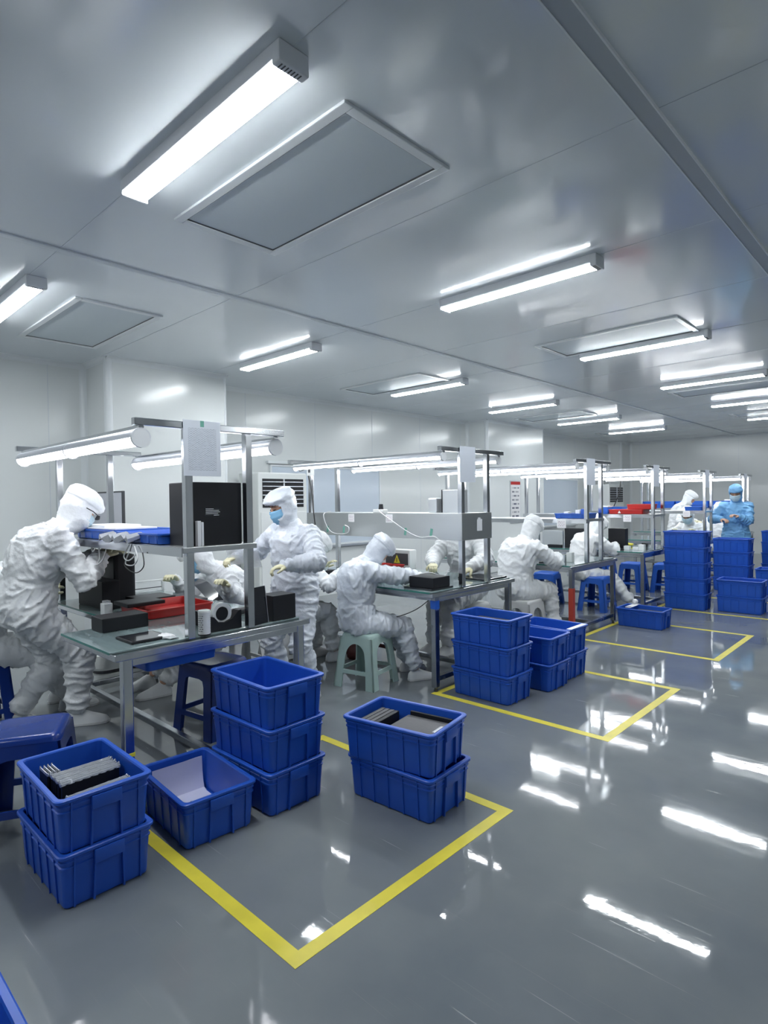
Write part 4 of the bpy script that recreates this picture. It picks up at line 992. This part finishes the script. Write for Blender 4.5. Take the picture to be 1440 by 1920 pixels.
# --- first bench shelf (top at 1.17)
SZ=1.1702
tray('blue tray at the left of the first bench shelf under white foam sheets',-4.12,1.42,SZ,-3.50,1.80,.062,M['blue2'],'blue trays on the first shelf',cells=1)
tray('blue tray at the right of the first bench shelf touching the big black box',-3.47,1.41,SZ,-2.93,1.80,.058,M['blue2'],'blue trays on the first shelf',cells=1)
block('foam_sheet','lower white foam sheet lying on the blue tray','foam sheet',-4.10,1.44,SZ+.0625,-3.56,1.70,SZ+.072,M['foam'],.002,rz=2)
block('foam_sheet','upper white foam sheet on the blue tray behind the worker head','foam sheet',-4.12,1.46,SZ+.0725,-3.70,1.68,SZ+.086,M['foam'],.002,rz=-4)
r=block('big_black_box','large matte black box on the shelf between the first bench uprights','box',-2.915,1.463,SZ,-2.703,1.757,1.488,M['black'],.004)
sub(r,'label',-2.7028,1.54,1.315,-2.7020,1.63,1.358,M['black_gloss'])
mb=MB()
for k,(w) in enumerate((.045,.075,.08,.07,.03)): mb.box(.1068,-.062+(0.0 if k<4 else .045),-.0+.182-.008*k,.1072,-.062+(0 if k<4 else .045)+w,-.0+.1845-.008*k)
mb.obj('label_print',M['paper'],r)
for k,(a,b,h_) in enumerate(((1.487,1.505,.125),(1.508,1.520,.118))):
    block('notepad',('thicker','thinner')[k]+' white notepad standing in front of the large black box','notepad',-2.700,a,SZ,-2.674,b,SZ+h_,M['paper'],.001,group='white pads on the first shelf')
r=empty('clear_bag',(-3.27,1.385,SZ+.004),radians(10),'clear plastic bag of masks hanging over the shelf edge','bag')
mb=MB(); mb.loft([[V(-.16+.02*k,-.055-.01*sin(k),.010+.012*sin(k*1.3)),V(-.16+.02*k,.03,.03+.01*cos(k*1.7)),V(-.16+.02*k,.03,.045+.014*cos(k)),V(-.16+.02*k,-.058-.01*sin(k),.035+.012*sin(k*2.1))] for k in range(15)]); mb.obj('bag_film',M['sleeve'],r,smooth=True,angle=20)
def cord(label,pts,rad,m,name='cord',cat='cord'):
    """smooth cable through the points"""
    P=[Vector(p) for p in pts]; Q=[]
    for i in range(len(P)-1):
        p0=P[max(i-1,0)];p1=P[i];p2=P[i+1];p3=P[min(i+2,len(P)-1)]
        for k in range(6):
            t=k/6; Q.append(.5*((2*p1)+(-p0+p2)*t+(2*p0-5*p1+4*p2-p3)*t*t+(-p0+3*p1-3*p2+p3)*t**3))
    Q.append(P[-1]); mb=MB(); mb.tube(Q,rad,7); return tag(mb.obj(name,m,smooth=True,angle=60),label,cat)
cord('white cable loops hanging from the first bench shelf beside the clear bag',[(-3.22,1.385,1.165),(-3.27,1.375,1.10),(-3.20,1.37,1.08),(-3.12,1.375,1.12),(-3.15,1.38,1.16),(-3.10,1.375,1.10),(-3.14,1.37,1.06),(-3.25,1.375,1.06),(-3.22,1.38,1.12)],.0035,M['cord_w'])
cord('dark cable loop hanging below the white cables at the first bench',[(-3.24,1.38,1.11),(-3.25,1.37,1.05),(-3.12,1.37,1.02),(-3.02,1.37,1.06),(-3.05,1.38,1.13)],.003,M['cord_b'])
cord('white cable bundle by the bending worker hands',[(-3.86,1.42,1.145),(-3.80,1.41,1.10),(-3.72,1.41,1.14),(-3.70,1.41,1.06),(-3.76,1.41,1.02),(-3.66,1.41,1.05),(-3.60,1.41,1.12),(-3.68,1.41,1.145)],.004,M['cord_w'])
r=empty('display_panel',(-6.06,2.34,0),0,'pale flat panel with dark frame on a stand behind the bending worker','panel')
MB().box(-.50,-.005,1.17,.50,.02,1.51,.004).obj('frame',M['dark'],r); MB().box(-.485,-.008,1.185,.485,-.0052,1.495).obj('screen',M['screen'],r)
MB().box(-.02,.02,.03,.02,.05,1.35).obj('post',M['steel'],r); MB().box(-.2,-.12,0,.2,.08,.03,.004).obj('foot',M['steel_dark'],r)

# --- second bench
r=block('black_box','black box with glove on it at the near right corner of the second bench','box',-2.95,3.37,ZT0+.012,-2.72,3.57,.815,M['black'],.004)
block('tablet','black tablet under the black box at the second bench','tablet',-2.98,3.34,ZT0,-2.71,3.60,ZT0+.0115,M['black_gloss'],.003)
block('tablet','wide dark tablet lying at the far right corner of the second bench','tablet',-2.98,4.02,ZT0,-2.70,4.33,ZT0+.014,M['black_gloss'],.003)
r=empty('power_box',(-3.90,4.26,ZT0),0,'white electrical box with yellow warning triangle on the second bench','electrical box')
MB().box(-.18,0,0,.18,.10,.185,.008).obj('case',M['white'],r); MB().box(-.13,-.003,.04,.16,.0,.15,.001).obj('window',M['dark'],r)
mb=MB(); mb.loft([[V(-.02,-.0035,.055),V(.06,-.0035,.055),V(.02,-.0035,.135)],[V(-.02,-.006,.055),V(.06,-.006,.055),V(.02,-.006,.135)]]); mb.obj('warning_triangle',M['yellow_paint'],r)
mb=MB(); mb.box(.016,-.0068,.065,.024,-.0061,.105); mb.obj('warning_mark',M['black'],r)
for k,(x,l) in enumerate(((-3.95,'left red parts box in front of the white electrical box'),(-3.79,'right red parts box in front of the white electrical box'))): tray(l,x-.07,4.06,ZT0,x+.07,4.20,.055,M['red'],'red boxes on the second bench')
block('clear_case','small clear case right of the red parts boxes','case',-3.68,4.05,ZT0,-3.60,4.14,.765,M['poly'],.003)
block('black_pouch','small black pouch near the hidden worker at the second bench','pouch',-4.22,3.50,ZT0,-4.05,3.62,.765,M['black'],.008)
ZP=1.2802
r=empty('power_socket',(-3.56,3.70,ZP),0,'white power strip with black plug on top of the steel plate','power strip')
MB().box(-.06,-.03,0,.06,.03,.03,.005).obj('strip',M['white'],r); mb=MB(); mb.cyl((0.01,0,.03),(0.01,0,.075),.022,.018,14); mb.obj('plug',M['black'],r,smooth=True)
r=empty('wall_socket',(-4.41,3.645,1.63),0,'white junction box on the left upright of the second bench','junction box'); MB().box(-.035,-.03,0,.045,0,.09,.004).obj('cover',M['white'],r); MB().box(-.01,-.032,.03,.02,-.03,.06).obj('socket_face',M['dark'],r)
for k,(x,l) in enumerate(((-3.86,'left printed tag on the long steel plate'),(-3.40,'right printed tag on the long steel plate'))):
    o=MB().box(-.038,-.0012,-.035,.038,0,.035).obj('label_tag',M['tag_print'],loc=(x,YC[1]-.2003,1.235)); tag(o,l,'tag','printed tags on the steel plate')
o=MB().box(0,-.035,-.045,.0012,.035,.045).box(0,-.022,.045,.0012,.012,.058).obj('sticker',M['paper'],loc=(BX1+.0062,YC[1]+.03,1.185)); tag(o,'torn white sticker on the end plate of the second bench','sticker')
cord('black cable running down from the junction box of the second bench',[(-4.40,3.60,1.63),(-4.36,3.61,1.45),(-4.33,3.60,1.28),(-4.30,3.60,1.10),(-4.26,3.60,.90),(-4.22,3.62,.76)],.006,M['cord_b'])
cord('dark thin cable sagging from the second bench lamp',[(-4.30,3.43,1.70),(-4.36,3.46,1.67),(-4.42,3.55,1.68),(-4.40,3.60,1.71)],.003,M['cord_b'])
cord('white cable with inline switch at the left of the steel plate',[(-4.20,3.70,1.29),(-4.21,3.62,1.27),(-4.19,3.625,1.18),(-4.12,3.625,1.11),(-4.02,3.625,1.09),(-3.90,3.625,1.10),(-3.88,3.625,1.15),(-3.93,3.625,1.17)],.0035,M['cord_w'])
cord('white cable running diagonally across the right half of the steel plate',[(-3.56,3.70,1.312),(-3.50,3.635,1.29),(-3.36,3.625,1.22),(-3.18,3.625,1.13),(-3.05,3.625,1.09),(-2.92,3.625,1.10),(-2.86,3.625,1.075)],.0035,M['cord_w'])
cord('white cable trailing from the glove over the black box',[(-2.97,3.9,.80),(-2.85,3.72,.835),(-2.82,3.62,.80),(-2.9,3.50,.83),(-3.1,3.36,.745)],.004,M['cord_w'])
cord('black cable hanging under the second bench by the seated worker',[(-2.72,3.36,.68),(-2.85,3.33,.58),(-3.05,3.33,.50),(-3.2,3.34,.49),(-3.3,3.34,.50)],.0035,M['cord_b'])
for k,(x,l) in enumerate(((-4.18,'green tape holding the left cable on the steel plate'),(-3.96,'green tape left of the first printed tag'),(-3.22,'green tape at the middle of the diagonal cable'),(-2.95,'green tape at the right end of the steel plate'))):
    o=MB().box(-.012,-.001,-.03,.012,0,.03).obj('green_tape',M['teal_tape'],loc=(x,YC[1]-.2003,1.13)); o.rotation_euler=(0,radians(10),0); tag(o,l,'tape','green tape pieces on the steel plate')
r=block('grey_case','grey display case standing on the second bench shelf by the uprights','case',-3.04,3.90,ZP,-2.82,3.95,1.465,M['alu_frame'],.004); sub(r,'edge',-3.045,3.895,ZP,-3.0405,3.955,1.468,M['black'])
block('steel_can','steel container left of the grey display case','container',-3.16,3.86,ZP,-3.07,3.96,1.40,M['alu_frame'],.01)

crumple('maroon_bag','maroon bag on the floor under the second bench behind the green stool','bag',(-3.85,3.62,.001),(.15,.09,.12),M['brown'],9)
# --- third bench
tray('blue tray of small parts on the third bench shelf',-3.06,YC[2]-.14,SZ,-2.70,YC[2]+.14,.055,M['blue2'],cells=1)
pk=[(-3.00,.04,M['black'],'black pack in the blue tray of the third bench'),(-2.94,.065,M['white'],'white pack in the blue tray of the third bench'),(-2.88,.05,M['dark'],'dark pack in the blue tray of the third bench'),(-2.81,.085,M['paper'],'tall pale pack in the blue tray of the third bench'),(-2.75,.095,M['blue2'],'blue and white pack in the blue tray of the third bench')]
for x,h_,m_,l in pk: block('parts_pack',l,'pack',x-.024,YC[2]-.10,SZ+.0065,x+.024,YC[2]-.02,SZ+.0065+h_,m_,.004,'packs in the third shelf tray')
for i,(yi,x,l) in enumerate(((2,-2.93,'printed tag hanging from the third bench shelf'),(3,-2.98,'printed tag hanging from the fourth bench shelf'),(4,-2.92,'printed tag hanging from the fifth bench shelf'))):
    o=MB().box(-.05,-.001,-.045,.05,0,.045).obj('label_tag',M['tag_print'],loc=(x,YC[yi]-.2185,SZ-.05)); tag(o,l,'tag','tags on bench shelves')
block('adapter','white charger box near the upright of the third bench','charger',-2.87,5.74,ZT0,-2.81,5.80,.825,M['white'],.004)
block('grey_box','small grey parts box left of the charger on the third bench','box',-2.97,5.70,ZT0,-2.90,5.77,.79,M['alu'],.003)
block('black_tray','flat black tray under the workers hands on the third bench','tray',-3.05,5.50,ZT0,-2.92,5.62,.74,M['black'],.003)
block('black_box','black upright box on the fourth bench left of the worker','box',-3.74,7.44,ZT0,-3.46,7.52,.985,M['black'],.003)
block('grey_board','grey board standing beside the black upright box on the fourth bench','board',-4.08,7.46,ZT0,-3.78,7.50,.95,M['alu_frame'],.003)
block('black_tray','low black tray below the grey board on the fourth bench','tray',-3.95,7.36,ZT0,-3.76,7.42,.765,M['black'],.003)
block('black_box','black upright box at the right end of the fourth bench','box',-3.24,7.66,ZT0,-3.02,7.76,.985,M['black'],.003)
block('dark_slab','flat black plate under the black upright box of the fourth bench','plate',-3.26,7.50,ZT0,-2.98,7.64,.735,M['black'],.002)
r=block('small_carton','light blue carton at the left end of the red trays','carton',-3.40,7.72,SZ,-3.27,7.86,1.262,M['blue2'],.003); sub(r,'lid',-3.405,7.715,1.2622,-3.265,7.865,1.275,M['white'])
tray('long red tray on the fourth bench shelf',-3.25,7.68,SZ,-2.80,7.94,.06,M['red'],'red trays on the fourth shelf')
o=MB(); o.loft([[V(-.02,0,0),V(.02,0,0),V(0,0,.035)],[V(-.02,-.001,0),V(.02,-.001,0),V(0,-.001,.035)]]); tag(o.obj('sticker',M['paper'],loc=(-3.10,7.679,SZ+.012)),'small white triangular sticker on the long red tray','sticker')
tray('red tray stacked at the right end of the long red tray',-3.02,7.70,SZ+.0615,-2.70,7.92,.065,M['red'],'red trays on the fourth shelf')
for k,(x,y,h_,m_,l) in enumerate(((-2.95,7.55,.05,'white','white pack at the front of the fourth bench'),(-2.86,7.60,.035,'paper','pale pack right of the white one on the fourth bench'),(-2.78,7.58,.07,'white','taller white pack near the upright of the fourth bench'),(-2.80,8.05,.04,'foam','white foam piece behind the uprights of the fourth bench'),(-2.95,8.15,.05,'dark','dark pack behind the uprights of the fourth bench'))):
    block('parts_pack',l,'pack',x-.035,y-.03,ZT0,x+.035,y+.03,ZT0+h_,M[m_],.004,'packs on the fourth bench')
crumple('yellow_cloth','pale yellow gloves lying on the far part of the fourth bench','gloves',(-3.20,8.14,ZT0+.0005),(.09,.05,.03),M['yellow_paint'],8)
# fifth and sixth
tray('blue tray at the right end of the fifth bench shelf',-2.98,YC[4]-.14,SZ,-2.72,YC[4]+.14,.06,M['blue2'])
tray('small blue tray at the left of the fifth bench shelf',-4.25,YC[4]-.14,SZ,-3.95,YC[4]+.14,.06,M['blue2'])
for k,(x0,x1,l) in enumerate(((-4.45,-3.85,'left'),(-3.84,-3.25,'middle'),(-3.24,-2.70,'right'))):
    tray('lower %s blue tray on the sixth bench shelf'%l,x0,YC[5]-.14,SZ,x1,YC[5]+.14,.06,M['blue2'],'blue trays on the sixth shelf')
    tray('upper %s blue tray on the sixth bench shelf'%l,x0,YC[5]-.14,SZ+.0605,x1,YC[5]+.14,.07,M['blue2'],'blue trays on the sixth shelf')
block('foam_sheet','white foam slab on the blue trays behind the person in blue','foam sheet',-3.0,YC[5]-.1,SZ+.131,-2.74,YC[5]+.1,SZ+.155,M['foam'],.003)
block('black_box','small black box in front of the worker behind the tall crates','box',-3.02,9.60,ZT0,-2.86,9.70,.86,M['black'],.003)
block('black_box','small black box beside the person in blue on the sixth bench','box',-2.86,11.86,ZT0,-2.70,11.96,.90,M['black'],.003)
cord('black cable hanging from the lamp frame of the fifth bench',[(-4.0,9.98,1.66),(-4.02,9.98,1.5),(-4.06,9.98,1.38),(-4.12,9.98,1.24)],.008,M['cord_b'])

# --- contents of the crates
def bagged_tablet():
    r=empty('bagged_tablet'); MB().box(-.0034,-.105,0,.0034,.105,.150,.001).obj('tablet',M['black'],r)
    mb=MB(); rings=[]
    for k in range(23):
        y=-.108+.216*k/22; w=.0038+.0006*sin(k*2.1); t=.1515+.0015*noise.noise(Vector((k*.7,3,1))); rings.append([V(-w,y,.1475),V(w,y,.1475),V(w,y,t-.004),V(.001,y,t+.004),V(-.002,y,t+.004),V(-w,y,t-.004)])
    mb.loft(rings); mb.obj('sleeve',M['sleeve'],r)
    for y_ in (-.108,.107):
        mb=MB(); mb.sphere((0,y_,.152),(.0035,.005,.008),8,6); mb.obj('sleeve_corner',M['sleeve'],r)
    return r
bt=bagged_tablet(); zc=PT+.0125; first=True
for i in range(10):
    o=bt if first else copy_tree(bt); first=False
    o.location=(-2.475+.0125*i,.855+.004*sin(i*2),zc+.001*(i%3)); o.rotation_euler=(radians(0),0,radians(-1+.3*i))
    tag(o,'bagged black tablet in the upright row filling the middle of the front crate','bagged tablet','bagged tablets in the front crate, middle row')
for i in range(4):
    o=copy_tree(bt); o.location=(-2.245+.013*i,.835,zc); o.rotation_euler=(0,radians(-3),radians(3)); tag(o,'bagged tablet with white band in the small row by the handle side','bagged tablet','bagged tablets in the front crate, handle side row')
for i in range(4):
    o=copy_tree(bt); o.location=(-2.535,.742+.0135*i-.0,zc-.02+.02); o.rotation_euler=(0,0,radians(90)); o.scale=(1,.42,1)
    tag(o,'bagged tablet in the short sideways row at the left corner of the front crate','bagged tablet','bagged tablets in the front crate, corner row')
# lilac liner sheet and clear bag in the single crate
mb=MB(); ring=[]
prof=[(-.215,.165),(-.212,.10),(-.205,.05),(-.195,.022),(-.17,.0135),(-.10,.0135),(0,.0135)]
for j in range(9):
    y=-.12+.24*j/8; ring.append([V(x,y,z+(.004*noise.noise(Vector((x*9,y*9,z*9))) if z>.02 else 0)) for x,z in prof]+[V(x+.0012,y,z+.0012) for x,z in reversed(prof)])
mb.loft(ring); o=mb.obj('liner_sheet',M['lilac'],smooth=True,angle=30,loc=(-2.405,1.315,.0)); o.rotation_euler=(0,0,radians(-4)); tag(o,'pale lilac liner sheet folded inside the single low crate','paper sheet')
crumple('clear_bag','crumpled clear plastic bag on the lilac liner sheet','bag',(-2.40,1.27,.016),(.095,.085,.022),M['sleeve'],5)
# dark slabs
def slab(label,x,y,z,lx,ly,h,rz,m='greyb',grp='dark slabs in crates',ry=0):
    o=MB().box(-lx/2,-ly/2,0,lx/2,ly/2,h,.003).obj('dark_slab',M[m],loc=(x,y,z)); o.rotation_euler=(0,radians(ry),radians(rz)); return tag(o,label,'slab',grp)
cz=.0005+PT+.004+.0125; cxx,cyy=-1.835,2.052; a=radians(9.5)
def loc_(dx,dy): return cxx+dx*cos(a)-dy*sin(a), cyy+dx*sin(a)+dy*cos(a)
for k in range(5):
    x,y=loc_(.075,-.005); slab('flat dark slab in the large pile of the skewed upper crate, level %s from its base'%['one','two','three','four','five'][k],x,y,cz+.0285*k,.235,.215,.028,9.5,grp='slabs in the skewed crate')
x,y=loc_(.075,.116); slab('black slab edge standing behind the large pile in the skewed crate',x,y,cz,.225,.014,.158,9.5,'black',grp='slabs in the skewed crate')
for k in range(4):
    x,y=loc_(-.185+.026*k,-.01); slab('upright dark slab in the row at the left end of the skewed crate',x,y,cz,.0225,.225,.150,9.5,'black' if k==3 else 'greyb',grp='upright slabs in the skewed crate')
x,y=loc_(.222,-.085); o=MB().box(-.007,-.04,0,.007,.04,.0012).obj('clear_tape',M['sleeve'],loc=(x,y,.0005+PT+.004+CH_+.0004)); o.rotation_euler=(0,0,a); tag(o,'shiny clear tape stuck on the rim of the skewed crate','tape')
for k in range(4): slab('flat dark slab near the rim of the second-bay three-high stack, level %s'%['one','two','three','four'][k],-2.345,3.565,.0005+2*PT+.0125+.033*k,.36,.225,.032,.5,grp='slabs in the second bay stack')
for k in range(4): slab('flat grey slab in the lone far crate, level %s'%['one','two','three','four'][k],-2.335,6.55,.013+.036*k,.30,.235,.035,0,grp='slabs in the lone crate')
mb=MB(); mb.loft([[V(-.02,-.13+.04*k,.0+.004*sin(k*2)),V(.03,-.13+.04*k,.0),V(.025,-.13+.04*k,.010+.01*cos(k)),V(-.02,-.13+.04*k,.010)] for k in range(7)]); mb.sphere((.0,.10,.035),(.03,.035,.03),10,8)
o=mb.obj('white_bag',M['foam'],smooth=True,angle=60,loc=(-2.52,6.56,.197)); tag(o,'white plastic bag draped over the rim of the lone far crate','bag')
o=MB().box(-.02,-.14,0,.02,.12,.0015).obj('label_strip',M['paper'],loc=(-2.098,4.37,.0005+PT+CH_+.0008)); tag(o,'white label strip on the rim of the rearmost second-bay crate','label strip')
# film held by the standing woman
mb=MB(); mb.loft([[V(-.14+.04*k,.0+.02*sin(k*.8),-.06),V(-.14+.04*k,.0+.02*sin(k*.8),.06),V(-.14+.04*k,.0015+.02*sin(k*.8),.06),V(-.14+.04*k,.0015+.02*sin(k*.8),-.06)] for k in range(8)])
o=mb.obj('clear_film',M['poly'],smooth=True,angle=60,loc=(-3.56,2.33,1.0)); o.rotation_euler=(radians(20),0,radians(20)); tag(o,'clear film sheet held by the standing woman','film')
